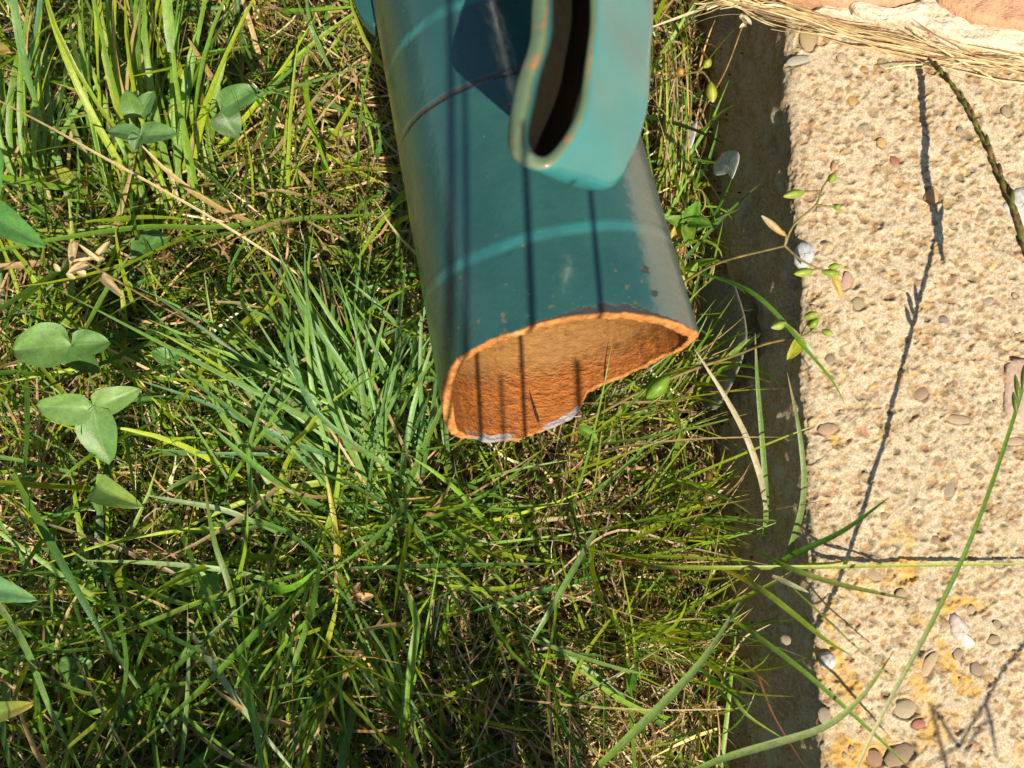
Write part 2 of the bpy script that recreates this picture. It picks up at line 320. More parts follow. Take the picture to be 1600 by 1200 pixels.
    for a_, b_, w_ in ((0, 0, 1), (1, 0, .7), (0, 1, .6), (1, 1, .35)): np.add.at(H, (jj + b_, ii + a_), dp * w_)
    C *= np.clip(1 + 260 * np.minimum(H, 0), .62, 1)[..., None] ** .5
    H += .00022 * smooth_noise(U, Vv, 900, 21) + .0006 * smooth_noise(U, Vv, 200, 22) + rng.normal(0, .00006, H.shape)
    # rough side face
    sm = 1 / (1 + np.exp((U + .004 - .002 * smooth_noise(Vv, U, 300, 12)) / .0016))
    H += sm * (.0010 * smooth_noise(U, Vv, 420, 31) + .0016 * smooth_noise(U, Vv, 120, 32))
    # a broken-off flake low on the side
    H -= sm * .004 / (1 + np.exp(-((smooth_noise(U, Vv, 95, 41) - .55) / .06)))
    # profile with a rounded arris
    rr = .009; u = U + wander
    ang = math.atan2(KH + .03, KT - KB); dx, dz = math.cos(ang), math.sin(ang)
    k = np.clip((u + rr) / (2 * rr), 0, 1); blend = k * k * (3 - 2 * k)
    Xs, Zs = KT + u * dx, KH + u * dz; Xt, Zt = KT + u, KH + 0 * u
    # smooth maximum of the two planes
    X = lerp(Xs, Xt, blend); Z = lerp(Zs, Zt, blend) - .0030 * np.exp(-(u / .006) ** 2)
    nx, nz = -dz * (1 - blend), dx + (1 - dx) * blend
    X = X + nx * H; Z = Z + nz * H
    far = np.clip((Vv - .30) / .05, 0, 1)
    lich = np.interp(Vv, [-.17, -.09, -.02, .05, .12], [.16, .12, .06, .01, -.07]) + np.interp(U, [0, .02, .06, .1], [.01, .03, .0, -.02])
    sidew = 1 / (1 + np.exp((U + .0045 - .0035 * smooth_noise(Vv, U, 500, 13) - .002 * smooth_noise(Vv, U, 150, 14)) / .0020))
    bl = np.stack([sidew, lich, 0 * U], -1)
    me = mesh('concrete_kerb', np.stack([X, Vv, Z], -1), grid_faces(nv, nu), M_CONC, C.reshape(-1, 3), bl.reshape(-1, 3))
    ko = tag(obj('concrete_kerb', me), 'rough cream concrete kerb slab with exposed pebbles and orange lichen beside the grass', 'kerb')
    # pebble parts
    protos = []
    for s in range(6):
        r = np.random.default_rng(100 + s); V = []; Fq = []; nr, ns = 4, 9
        for i in range(nr + 1):
            ph = i / nr * math.pi * .62
            for j in range(ns):
                th = 2 * math.pi * j / ns; q = 1 + r.normal(0, .05) + .1 * math.sin(2 * th + s) + .06 * math.sin(3 * th + 2 * s); V.append((math.sin(ph) * math.cos(th) * q, math.sin(ph) * math.sin(th) * q, math.cos(ph) * .9))
        for i in range(nr):
            for j in range(ns): Fq.append((i * ns + j, i * ns + (j + 1) % ns, (i + 1) * ns + (j + 1) % ns, (i + 1) * ns + j))
        protos.append(mesh('pebble', V, np.array(Fq)[:, ::-1], M_PEB))
    for i, (u_, v_, a, b, rot, col) in enumerate(peb):
        w = .0022 * smooth_noise(np.array([v_]), np.array([0.]), 60, 9)[0] + .0012 * smooth_noise(np.array([v_]), np.array([0.]), 260, 10)[0]
        o = obj('pebble', protos[i % 6], ko, (KT + u_ + w, v_, KH - min(a, b) * .30)); o.rotation_euler = (rng.normal(0, .12), rng.normal(0, .12), rot); o.scale = (a, b, min(a, b) * .40); cm = .7 * np.array(col) + .3 * np.array((.44, .34, .22)); o.color = (*[float(q) for q in cm], 1)
    return ko
kerb()

# ------------------------------------------------------------------ bricks and mortar at the head of the kerb
def rough_box(name, pts, z0, z1, m, nz=5, amp=.0012, seed=0, bev=.004):
    """prism over a rounded outline, top and side subdivided and roughened"""
    pts = np.array(pts, float)[:, :2]; cen = pts.mean(0); O = []
    for i in range(len(pts)):
        a, b = pts[i], pts[(i + 1) % len(pts)]
        for k in range(22): O.append(lerp(a, b, k / 22))
    O = np.array(O)
    for _ in range(3): O = (np.roll(O, 1, 0) + O + np.roll(O, -1, 0)) / 3
    n = len(O); V = []; rings = []
    def ring(f, z, am):
        P = cen + (O - cen) * f; nn = smooth_noise(P[:, 0], P[:, 1] + z, 300, seed) + .5 * smooth_noise(P[:, 0], P[:, 1] + z * 3, 900, seed + 1)
        d = (O - cen) / np.linalg.norm(O - cen, axis=1, keepdims=True); P = P + d * (nn * am)[:, None] * (1 if f > .97 else 0)
        return np.column_stack([P, np.full(n, z) + (nn * am if f < 1 else 0)])
    R = [ring(1, lerp(z0, z1 - bev, k / nz), amp) for k in range(nz + 1)]; w = np.linalg.norm(O - cen, axis=1).mean()
    R += [ring(1 - bev * .35 / w, z1 - bev * .3, amp), ring(1 - bev / w, z1, amp)] + [ring(f * (1 - bev / w), z1, amp * .6) for f in np.linspace(.94, .02, 16)]
    V = np.concatenate(R); Fq = [(i * n + j, i * n + (j + 1) % n, (i + 1) * n + (j + 1) % n, (i + 1) * n + j) for i in range(len(R) - 1) for j in range(n)]
    return mesh(name, V, np.array(Fq), m)
def bricks():
    zb = .118; o = thing('brick_edging', 'salmon pink bricks bedded in pale smeared mortar across the head of the concrete kerb', 'bricks', (.26, .27, KH))
    base = np.array(o.location)
    def P(px, py, z=zb): return (at(px, py, z) - base)
    def add(name, pts, z0, z1, m, **k):
        q = [P(x, y - 13, z1) for x, y in pts]; return obj(name, rough_box(name, q, z0 - KH, z1 - KH, m, **k), o)
    add('brick', [(1212, -150), (1440, -150), (1452, -20), (1436, 10), (1400, 20), (1330, 14), (1222, 0)], .098, .112, M_BRICK, seed=3)
    add('brick', [(1478, -160), (1760, -150), (1760, 75), (1640, 62), (1520, 40), (1475, 14), (1462, -10)], .098, .111, M_BRICK, seed=5)
    add('brick', [(1000, -330), (1330, -330), (1330, -175), (1000, -175)], .098, .121, M_BRICK, seed=7)
    add('mortar', [(1290, 6), (1345, 10), (1400, 22), (1440, 8), (1466, -20), (1480, 10), (1510, 38), (1600, 62), (1700, 80), (1690, 96), (1580, 88), (1500, 74), (1440, 52), (1400, 36), (1340, 38), (1280, 26)], .099, .1065, M_MORT, seed=11, amp=.0017, bev=.003)
    add('mortar', [(1330, 14), (1400, 26), (1442, 14), (1452, 22), (1420, 38), (1372, 42), (1335, 30)], .1065, .1105, M_MORT, seed=14, amp=.0012, bev=.002)
bricks()

# ------------------------------------------------------------------ the broken teal pipe
A = at(889, 575, .158); B = at(756, 0, .146); PL = np.linalg.norm(B - A); AX = (B - A) / PL
XX = np.cross(AX, [0, 0, 1]); XX /= np.linalg.norm(XX); ZZ = np.cross(XX, AX)
RIM = [(-180, -.0135), (-170, -.016), (-150, -.0176), (-130, -.0170), (-110, -.0150), (-100, -.0140), (-90, -.0105), (-80, -.0045), (-70, .0002), (-60, .0033), (-50, .0046), (-30, .0055), (0, .0056), (20, .0042), (40, .0010), (58, -.0024), (80, .0), (90, .001), (110, .0016), (140, .0008), (150, 0), (160, -.001), (168, -.0025), (174, -.0095), (180, -.0135)]
def rad(t): return .0535 + (.0490 - .0535) * np.clip(t, -.02, .30) / PL
def ppt(t, th, dr=0.0):
    th = np.radians(th); r = rad(t) - dr
    return A + AX * np.asarray(t)[..., None] + (r * np.sin(th))[..., None] * XX + (r * np.cos(th))[..., None] * ZZ
def pipe():
    base = A + AX * PL * 2.6; base[2] = 0
    root = thing('water_pipe', 'teal painted metal pipe with a jagged broken end, rusty orange inside, hanging over the grass', 'pipe', base)
    NT = 420; th = np.linspace(-180, 180, NT, endpoint=False)
    rim = np.interp(th, [a for a, b in RIM], [b for a, b in RIM])
    cx_, sx_ = np.cos(np.radians(th)), np.sin(np.radians(th))
    for f, am, sd_ in ((6, .0006, 61), (16, .00045, 62), (40, .0003, 63), (110, .00014, 64)): rim = rim + am * smooth_noise(cx_, sx_, f, sd_)
    TE = PL * 2.55; W8 = .0042 + .0007 * smooth_noise(cx_, sx_, 7, 65) + .0004 * smooth_noise(cx_, sx_, 22, 66) + .0002 * smooth_noise(cx_, sx_, 60, 67)
    rows = []; T = []; isrim = []; mat = []
    for k in np.linspace(0, 1, 90)[::-1]:
        kk = k ** 1.8; t = rim + .0007 + (TE - rim) * kk; rows.append(ppt(t, th)); T.append(t); isrim.append(0 * t); mat.append(0)
    chamf = [(.0002, .0005), (-.0002, .0013)]
    wl = [.0, .3, .6, .85, 1.0]
    for j, w in enumerate(wl):
        t = rim + (-.0003 * math.sin(math.pi * w)) + .00032 * smooth_noise(cx_, sx_ + .02 * j, 45, 70 + j) + .00018 * smooth_noise(cx_, sx_, 120, 80 + j); rows.append(ppt(t, th, .0003 + W8 * w)); T.append(t); isrim.append(0 * t + 1); mat.append(1)
    for k in np.linspace(0.001, 1, 80):
        kk = k ** 1.6; t = rim + .0008 + (TE - rim) * kk; fd = math.exp(-kk / .03); e = .00035 * smooth_noise(cx_ + 20 * t, sx_, 40, 51) + .0002 * smooth_noise(cx_ + 60 * t, sx_, 110, 52); rows.append(ppt(t, th, W8 * fd + .0042 * (1 - fd) + .0006 * (1 - fd) + e * (1 - fd))); T.append(t); isrim.append(0 * t); mat.append(1)
    V = np.stack(rows); T = np.stack(T); IR = np.stack(isrim); n = len(rows); TH = np.broadcast_to(th, T.shape)
    i = np.arange(n - 1)[:, None]; j = np.arange(NT)[None]; jn = (j + 1) % NT
    Fq = np.stack([i * NT + j, i * NT + jn, (i + 1) * NT + jn, (i + 1) * NT + j], -1).reshape(-1, 4); mi = np.repeat(np.array([0 if mat[a + 1] == 0 else 1 for a in range(n - 1)]), NT)
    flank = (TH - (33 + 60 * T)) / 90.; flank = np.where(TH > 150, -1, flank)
    fl2 = np.where((TH < -42) & (TH > -175), (-42 - TH) / 60. * np.exp(-((TH + 75) / 22) ** 2), -1)  # mask of the painted grass reflection on the left flank
    rimd = T - rim[None]
    bare = np.exp(-((TH - 16) / 24) ** 2) * np.clip(1.25 - rimd / .0058, 0, 1.15) + .75 * np.clip(1 - rimd / .0022, 0, 1) * (TH > -60)
    bare = bare + .85 * np.exp(-(((TH - 36) / 4) ** 2 + ((T - .021) / .002) ** 2)) + .9 * np.exp(-(((TH - 37) / 3.5) ** 2 + ((T - .0115) / .0018) ** 2))
    lip = np.where(T - rim[None] < .0022, 1, 0) * (np.exp(-((TH + 132) / 26) ** 2) + np.exp(-((TH - 178) / 10) ** 2) + np.exp(-((TH + 178) / 14) ** 2)) * .75
    inner = (np.arange(n) > 89 + 5)[:, None]
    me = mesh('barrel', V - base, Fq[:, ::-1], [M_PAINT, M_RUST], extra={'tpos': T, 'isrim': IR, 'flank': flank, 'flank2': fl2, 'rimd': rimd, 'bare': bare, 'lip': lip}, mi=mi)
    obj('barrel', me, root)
    # standpipe out of frame that carries it
    c = base.copy(); V, Fq, _ = tube_arrays([c, c + [0, 0, .3], c + [0, 0, .62]], .062, 40, 12)
    z = np.zeros(len(V)); ex = {'tpos': z + .2, 'flank': z - 1, 'flank2': z - 1, 'rimd': z + 1, 'bare': z}
    V2, F2, _ = tube_arrays([c + [0, 0, .62], c + [0, 0, .635], c + [0, 0, .66]], [.074, .074, .02], 40, 6)
    obj('standpipe', mesh('standpipe', V - base, Fq, M_PAINT, extra=ex), root)
    z = np.zeros(len(V2)); obj('cap', mesh('cap', V2 - base, F2, M_PAINT, extra={'tpos': z + .2, 'flank': z - 1, 'flank2': z - 1, 'rimd': z + 1, 'bare': z}), root)
    # lug on the left flank, only its corner shows at the top of the picture
    th = np.linspace(0, 1, 9); prof = [at(586, 46, .135), at(566, 28, .135), at(553, 4, .135), at(546, -30, .135), at(545, -110, .135), at(600, -170, .135), at(640, -170, .135), at(640, -20, .135)]
    P = spline(prof + [prof[0]], 40)[:-1]; m = len(P); top = P.copy(); bot = P.copy(); bot[:, 2] -= .008; cen = P.mean(0); t2 = cen + (P - cen) * .95; t2[:, 2] += .0015
    V = np.vstack([bot, top, t2, cen[None] + [0, 0, .0015]]); Fq = [(a * m + j, a * m + (j + 1) % m, (a + 1) * m + (j + 1) % m, (a + 1) * m + j) for a in range(2) for j in range(m)] + [(2 * m + j, 2 * m + (j + 1) % m, 3 * m) for j in range(m)]
    z = np.zeros(len(V)); obj('lug', mesh('lug', V - base, Fq, M_PAINT, extra={'tpos': z + .2, 'flank': z - 1, 'flank2': z - 1, 'rimd': z + 1, 'bare': z}), root)
    # strap hook above the pipe: a U-shaped band, open towards the top of the picture
    zf, zb = .272, .236
    front = [(841, -190), (841, -100), (841, -20), (839, 30), (831, 80), (814, 140), (802, 192), (805, 230), (824, 251), (853, 250), (883, 222), (905, 172), (917, 112), (923, 50), (926, -20), (929, -100), (933, -190)]
    off = [(88, 20)] * 6 + [(90, 24), (92, 30), (94, 36), (95, 38), (95, 34), (95, 26), (94, 18), (92, 12), (90, 10), (90, 10), (90, 10)]
    S = 96; Fr = spline([at(x, y, zf) for x, y in front], S); Bk = spline([at(x + o[0], y + o[1], zb) for (x, y), o in zip(front, off)], S)
    tan = np.gradient((Fr + Bk) / 2, axis=0); tan /= np.linalg.norm(tan, axis=1, keepdims=True); wd = Bk - Fr; wd /= np.linalg.norm(wd, axis=1, keepdims=True)
    nr = np.cross(wd, tan); nr /= np.linalg.norm(nr, axis=1, keepdims=True)
    sgn = np.sign(np.dot(nr[S // 2], [0, -1, 0])); nr *= sgn        # outward
    th_ = np.interp(np.linspace(0, 1, S), [0, .45, .6, .75, 1], [.0046, .0046, .0036, .0026, .0026])
    prof = []   # (along width 0..1, across thickness -1..1, wear, inside)
    for k in range(7): a = math.pi * k / 6; prof.append((.028 - .028 * math.sin(a), math.cos(a) * .5, 0. if k == 0 else .8, 0))       # front edge, from outside to inside
    for k in range(1, 8): prof.append((.04 + .92 * k / 8, -.5, .1, 1))
    for k in range(7): a = math.pi * k / 6; prof.append((.972 + .028 * math.sin(a), -math.cos(a) * .5, .15, 0))
    for k in range(1, 12): prof.append((.96 - .92 * k / 12, .5, .0, 0))
    q = len(prof); V = []; wear = []; ins = []
    for k, (w, h, we, i_) in enumerate(prof):
        V.append(Fr + (Bk - Fr) * w + nr * (th_ * h)[:, None] + nr * (.0003 * np.sin(np.arange(S) * .5 + w * 5))[:, None]); wear.append(np.full(S, we)); ins.append(np.full(S, i_))
    V = np.stack(V, 1); wear = np.stack(wear, 1); ins = np.stack(ins, 1); i = np.arange(S - 1)[:, None]; j = np.arange(q)[None]; jn = (j + 1) % q
    Fq = np.stack([i * q + j, i * q + jn, (i + 1) * q + jn, (i + 1) * q + j], -1).reshape(-1, 4)
    V3 = np.array([ppt(np.array(t), np.array(th0), .0046 + d) for t, th0, d in ((-.0120, -163, .0), (-.0085, -162.6, .0), (-.005, -162.2, .0), (-.001, -161.8, 0), (.0035, -161.5, 0))]); vv, ff, _ = tube_arrays(V3, [.0005, .0008, .0007, .0005, .0001], 6, 14); obj('crack', mesh('crack', vv - base, ff, M_SOIL), root)
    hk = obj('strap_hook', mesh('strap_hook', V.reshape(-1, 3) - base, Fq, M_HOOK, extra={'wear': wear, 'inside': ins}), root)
    # boss joining the hook's arms to the top of the pipe, out of frame
    p0 = A + AX * (PL + .085) + ZZ * .045; p1 = (Fr[0] + Bk[0] + Fr[-1] + Bk[-1]) / 4; p1 = p1 + np.array([0, .015, 0])
    V, Fq, _ = tube_arrays([p0, lerp(p0, p1, .5), p1 + [0, -.012, 0], p1 + [0, -.012, .02]], [.03, .024, .028, .02], 24, 14); z = np.zeros(len(V))
    obj('boss', mesh('boss', V - base, Fq, M_HOOK, extra={'wear': z, 'inside': z}), root)
    return root
pipe()

# ------------------------------------------------------------------ ground cover (stuff)
def scatter(n, x0, x1, y0, y1, core=.72):
    x = rng.uniform(x0, x1, n); y = rng.uniform(y0, y1, n); m = rng.random(n) < core
    x = np.where(m, rng.uniform(-.31, .112, n), x); y = np.where(m, rng.uniform(-.16, .34, n), y); return x, y
def region(px, py, s, x, y):
    p = at(px, py, .01); return np.exp(-(((x - p[0]) ** 2 + (y - p[1]) ** 2) / (2 * (s * .00038) ** 2)))
def thatch(n, name, label, cat, cols, wts, wr, lr, zr, lean, S=5, straw=True, mask=None, cat_kind='stuff'):
    x, y = scatter(n, -.7, .112, -.5, .75)
    if mask is not None: k = rng.random(n) < mask(x, y); x, y = x[k], y[k]
    n = len(x); az = rng.uniform(0, 2 * math.pi, n); L = rng.uniform(*lr, n); el = np.abs(rng.normal(0, lean, n)); z = rng.uniform(*zr, n) * np.clip(rng.random(n) * 1.6, 0, 1)
    d = np.stack([np.cos(az) * np.cos(el), np.sin(az) * np.cos(el), np.sin(el)], 1); P0 = np.stack([x, y, z], 1); P2 = P0 + d * L[:, None]
    side = np.stack([-np.sin(az), np.cos(az), 0 * az], 1); P1 = (P0 + P2) / 2 + side * (rng.normal(0, .16, n) * L)[:, None] + np.array([0, 0, 1]) * (rng.uniform(-.05, .22, n) * L)[:, None]
    P2[:, 2] = np.clip(P2[:, 2], -.012, .09); lim = .113 + .22 * np.maximum(P2[:, 2], 0); P2[:, 0] = np.minimum(P2[:, 0], lim); P1[:, 0] = np.minimum(P1[:, 0], .1135)
    w = rng.uniform(*wr, n) * (.6 + .8 * rng.random(n)); ci = rng.choice(len(cols), n, p=np.array(wts) / sum(wts)); c = np.array(cols)[ci] * (1 + rng.normal(0, .22, (n, 1))); c = np.clip(c * (1 + rng.normal(0, .07, (n, 3))), .005, .8)
    V, Fq, Cc, Bb = ribbon_arrays(bez(P0, P1, P2, S), w, c * .85, c, c * 1.05, fold=.35, twist=rng.normal(0, .7, (n, 1)) + rng.normal(0, .8, (n, 1)) * np.linspace(0, 1, S)[None])
    return tag(obj(name, mesh(name, V, Fq, M_STRAW if straw else M_BLADE, Cc, Bb)), label, cat, kind='stuff')
def dry_mask(x, y):
    g = region(230, 250, 330, x, y) * .75 + region(620, 780, 150, x, y) * .5
    return np.clip(1 - .55 * g, .15, 1)
thatch(26000, 'dry_thatch', 'mat of tan dead grass stems lying tangled over the dark soil', 'dead grass', [STRAW, STRAW2, BROWN, PALE, (.42, .26, .12)], [3, 3, 2.8, 1.6, 1.5], (.0005, .0017), (.008, .050), (-.012, .022), .28, mask=dry_mask)
def green_mask(x, y):
    return np.clip(.36 - .3 * region(980, 720, 100, x, y) - .3 * region(960, 1120, 140, x, y) + .5 * region(230, 250, 330, x, y) + .35 * region(620, 850, 300, x, y) - .30 * region(520, 200, 140, x, y) + .3 * region(250, 1050, 300, x, y), .1, 1)
thatch(13500, 'fine_grass', 'fine short green grass growing up through the dead thatch', 'grass', [G_MID, G_YEL, G_DEEP, G_BLUE, (.15, .21, .03)], [3, 4, 1.2, 1, 2.4], (.0006, .0020), (.010, .048), (-.008, .018), .65, S=6, straw=False, mask=green_mask)
def mid_mask(x, y): return np.clip(.42 + .5 * region(200, 200, 280, x, y) + .5 * region(400, 1050, 330, x, y) - .5 * region(520, 220, 150, x, y) - .35 * region(320, 520, 110, x, y) - .4 * region(980, 720, 110, x, y) - .4 * region(950, 1120, 150, x, y), .05, 1)
thatch(4300, 'loose_grass', 'longer loose green grass leaning every way over the thatch', 'grass', [G_MID, G_YEL, G_DEEP, G_BLUE, STRAW], [3, 4, 1.2, 2, 2.0], (.0013, .0034), (.04, .13), (0, .012), .6, S=8, straw=False, mask=mid_mask)
def moss():
    n = 9000; x, y = scatter(n, -.7, .11, -.5, .75, .85); cl = smooth_noise(x, y, 120, 77); k = cl > .05; x, y = x[k], y[k]; n = len(x)
    az = rng.uniform(0, 6.28, n); L = rng.uniform(.0025, .006, n); P0 = np.stack([x, y, rng.uniform(.001, .012, n)], 1); d = np.stack([np.cos(az), np.sin(az), rng.uniform(.1, 1.0, n)], 1); P2 = P0 + d * L[:, None]; P1 = (P0 + P2) / 2 + [0, 0, .0012]
    c = vcol((.14, .2, .02), .3, n); V, Fq, Cc, Bb = ribbon_arrays(bez(P0, P1, P2, 4), rng.uniform(.0008, .0018, n), c, c, c, fold=.1)
    tag(obj('moss', mesh('moss', V, Fq, M_BLADE, Cc, Bb)), 'tiny bright green moss leaves between the dead stems', 'moss', kind='stuff')
moss()

def litter():
    n = 2600; y = rng.uniform(-.3, .45, n); z = np.abs(rng.normal(0, .018, n)); x = np.where(rng.random(n) < .6, .113 + .28 * z, .113 - np.abs(rng.normal(0, .012, n))); z = np.where(x < .1129, rng.uniform(-.006, .008, n), z)
    c0 = np.stack([x, y, z], 1); V = np.array([[1, 0, 0], [-1, 0, 0], [0, 1, 0], [0, -1, 0], [0, 0, 1], [0, 0, -1]], float); Fq = np.array([[0, 2, 4], [2, 1, 4], [1, 3, 4], [3, 0, 4], [2, 0, 5], [1, 2, 5], [3, 1, 5], [0, 3, 5]])
    sz = rng.lognormal(math.log(.0007), .45, (n, 1, 1)) * rng.uniform(.5, 1.4, (n, 1, 3)); P = c0[:, None] + V[None] * sz + rng.normal(0, .00015, (n, 6, 3)); F_ = (Fq[None] + (np.arange(n) * 6)[:, None, None]).reshape(-1, 3)
    cc = np.array([(.10, .065, .035), (.2, .14, .08), (.34, .25, .14), (.05, .035, .02)])[rng.integers(0, 4, n)]; cc = np.repeat(cc[:, None], 6, 1).reshape(-1, 3)
    tag(obj('soil_grit', mesh('soil_grit', P.reshape(-1, 3), F_, M_STRAW, cc, 0 * cc, smooth=False)), 'crumbs of soil and grit along the foot of the kerb', 'grit', kind='stuff')
litter()

# ------------------------------------------------------------------ grass tufts: every blade a part
def tuft(label, base, spread, tips, n, wr, cols, wts, zt, arch=.35, jit=50, straw_tip=.3, cat='grass tuft', dead=.1):
    """tips: list of photo points for the tip fan; zt: tip height range"""
    b = at(*base, 0.0); root = thing('grass_tuft', label, cat, b)
    tips = np.array(tips, float)
    for i in range(n):
        u = rng.uniform(0, len(tips) - 1); k = int(u); tp = lerp(tips[k], tips[min(k + 1, len(tips) - 1)], u - k) + rng.normal(0, jit, 2)
        f = rng.uniform(.55, 1.05); zz = rng.uniform(*zt) * f; T_ = at(tp[0], tp[1], zz)
        b0 = b + np.array([rng.normal(0, spread), rng.normal(0, spread), 0.002]); T_ = b0 + (T_ - b0) * f; T_[2] = zz
        if b0[0] > .107: b0[0] = .107
        if T_[0] > KB + .2 * T_[2]: T_[0] = KB + .2 * T_[2] + .012 * (T_[2] > .07)
        L = np.linalg.norm(T_ - b0); mid = (b0 + T_) / 2 + np.array([rng.normal(0, .06) * L, rng.normal(0, .06) * L, arch * L * rng.uniform(.4, 1.2)]); mid[:2] = lerp(mid[:2], b0[:2], .12)
        c = vcol(cols[rng.choice(len(cols), p=np.array(wts) / sum(wts))], .16); tipc = np.array(STRAW if rng.random() < straw_tip else c); isdead = rng.random() < dead
        if isdead: c = vcol(STRAW, .2); tipc = c
        V, Fq, Cc, Bb = ribbon_arrays(bez(b0[None], mid[None], T_[None], 9), [rng.uniform(*wr) * (.7 if isdead else 1)], lerp(c, np.array((.3, .33, .12)), .35), c, tipc)
        obj('blade', mesh('blade', V - b, Fq, M_BLADE, Cc, Bb), root)
    return root
BL = [G_BLUE, (.17, .30, .05), (.15, .29, .085)]
tuft('dense tuft of blue green grass fanning to the upper left beside the broken pipe end', (590, 745), .024, [(190, 520), (280, 430), (370, 390), (460, 400), (560, 400), (640, 400), (690, 470), (700, 540)], 150, (.0016, .0036), BL, [1.5, 2, 3], (.02, .095), jit=48, straw_tip=.1, dead=.06)
tuft('bright yellow green grass tuft standing tallest in the upper left corner', (270, 330), .014, [(60, -60), (150, -120), (250, -140), (350, -120), (430, -40)], 62, (.002, .0042), [G_YEL, G_MID, (.17, .30, .04)], [3, 2, 3], (.05, .12), jit=40, straw_tip=.15)
tuft('loose pale grass tuft at the left edge above the clover', (70, 330), .013, [(-60, 40), (20, -60), (120, -20), (200, 60), (-80, 250), (-60, 420)], 42, (.0016, .0036), [G_MID, G_YEL, G_BLUE], [2, 2, 2], (.03, .085), jit=35)
tuft('long bladed grass tuft sprawling across the middle below the pipe mouth', (620, 800), .018, [(380, 700), (470, 880), (640, 960), (820, 900), (880, 820), (900, 740)], 95, (.0012, .0028), [G_MID, G_YEL, G_BLUE], [2, 2, 2], (.015, .06), jit=45)
tuft('short yellow green tuft spreading right against the dark kerb side', (965, 985), .009, [(1010, 880), (1080, 900), (1140, 925), (1170, 960), (1150, 1010)], 32, (.0009, .0019), [G_YEL, (.19, .30, .03), G_MID], [3, 3, 1], (.04, .125), jit=45, straw_tip=.35)
tuft('fine lime coloured tuft between the rusty pipe mouth and the kerb', (890, 730), .015, [(1010, 570), (1100, 550), (1190, 500), (1190, 620), (1210, 700)], 34, (.0008, .0018), [G_YEL, G_MID, (.17, .28, .05)], [2, 2, 2], (.04, .125), jit=60, straw_tip=.35)
tuft('flat green tuft reaching right over the kerb foot under the pipe', (960, 860), .014, [(1100, 740), (1190, 700), (1225, 780), (1230, 850), (1200, 900)], 28, (.0010, .0020), [G_MID, G_YEL], [2, 2], (.04, .125), jit=60, straw_tip=.3)
tuft('shaded dark grass tuft in the lower left corner', (200, 960), .03, [(40, 800), (-60, 1000), (60, 1200), (220, 1260), (380, 1120), (350, 880)], 70, (.0014, .0034), [G_DEEP, G_MID, G_YEL], [1.5, 3, 1], (.03, .085), jit=60)
tuft('shaded grass tuft hanging down towards the bottom centre', (520, 935), .022, [(300, 1180), (420, 1270), (520, 1280), (640, 1250), (740, 1150)], 62, (.0014, .0030), [G_DEEP, G_MID, G_YEL], [1.5, 3, 2], (.03, .08), jit=45)
tuft('thin straggling tuft of grass and straw near the bottom edge right of centre', (840, 1080), .03, [(720, 980), (800, 1220), (930, 1260), (1040, 1200), (1080, 1060), (960, 960)], 55, (.0008, .0018), [G_DEEP, G_MID, G_YEL], [3, 2, 1], (.02, .06), jit=50, dead=.45)
tuft('sparse dry and green tuft on the bare thatch left of the pipe', (500, 330), .03, [(400, 180), (480, 80), (560, 60), (590, 250), (420, 420)], 34, (.0008, .0018), [G_YEL, G_MID], [2, 1], (.01, .05), jit=45, dead=.5)
tuft('narrow tuft of grass and straw between the pipe and the kerb top', (1035, 330), .008, [(1010, 60), (1050, 20), (1080, 60), (1085, 250), (1040, 150)], 42, (.0008, .0018), [G_YEL, G_MID, G_BLUE], [2, 2, 1], (.02, .085), jit=16, dead=.5)
tuft('small tuft at the foot of the kerb in the bottom right of the grass', (1090, 1130), .012, [(1130, 1010), (1180, 1060), (1150, 1200), (1050, 1230), (1030, 1040)], 36, (.0008, .0016), [G_DEEP, G_YEL], [2, 2], (.02, .08), jit=24, dead=.35)
tuft('wispy bright tuft at the kerb foot level with the wide tan patch', (1045, 800), .008, [(1120, 660), (1200, 680), (1235, 760), (1230, 860), (1190, 900)], 30, (.0008, .0018), [G_YEL, G_MID, (.19, .30, .03)], [2, 1, 2], (.05, .13), jit=50, straw_tip=.3, dead=.2)
tuft('wispy tuft at the kerb foot just above the bowed silvery blade', (1060, 1000), .009, [(1150, 880), (1220, 900), (1240, 990), (1220, 1080), (1160, 1140)], 40, (.0008, .0018), [G_YEL, G_MID, G_DEEP], [2, 1, 1], (.05, .13), jit=50, straw_tip=.3, dead=.3)
tuft('wispy tuft at the kerb foot right under the pipe corner', (1040, 620), .008, [(1100, 480), (1170, 450), (1200, 560), (1190, 640)], 30, (.0008, .0018), [G_YEL, G_MID], [2, 1], (.04, .12), jit=24, straw_tip=.3, dead=.25)
tuft('mixed olive tuft beneath the big clover leaves at the left edge', (150, 640), .03, [(-20, 560), (60, 450), (250, 480), (320, 640), (260, 800), (20, 760)], 60, (.0008, .0020), [G_YEL, G_MID, G_DEEP], [2, 2, 1], (.01, .04), jit=50, dead=.3)

# ------------------------------------------------------------------ single blades that can be picked out
def blade(label, pts, w, c0, c1=None, c2=None, tw=None, name='grass_leaf', cat='grass blade', fold=.3, mat=None, taper=1.0, group=None, S=18):
    P = spline([at(*p) for p in pts], S); b = P[0].copy(); b[2] = 0 if P[0][2] < .1 or P[0][0] < KB else KH
    c1 = c1 if c1 is not None else c0; c2 = c2 if c2 is not None else c1
    tws = np.full((1, S), 0.0) + (tw if tw is not None else rng.normal(0, .3)) + rng.normal(0, .3) * np.linspace(0, 1, S)[None]
    V, Fq, Cc, Bb = ribbon_arrays(P[None], [w / 1000], c0, c1, c2, twist=tws, fold=fold, taper=taper)
    return tag(obj(name, mesh(name, V - b, Fq, mat or M_BLADE, Cc, Bb), None, b), label, cat, group)
TAN = (.50, .38, .22); PALEG = (.30, .40, .22); LG = (.20, .36, .04)
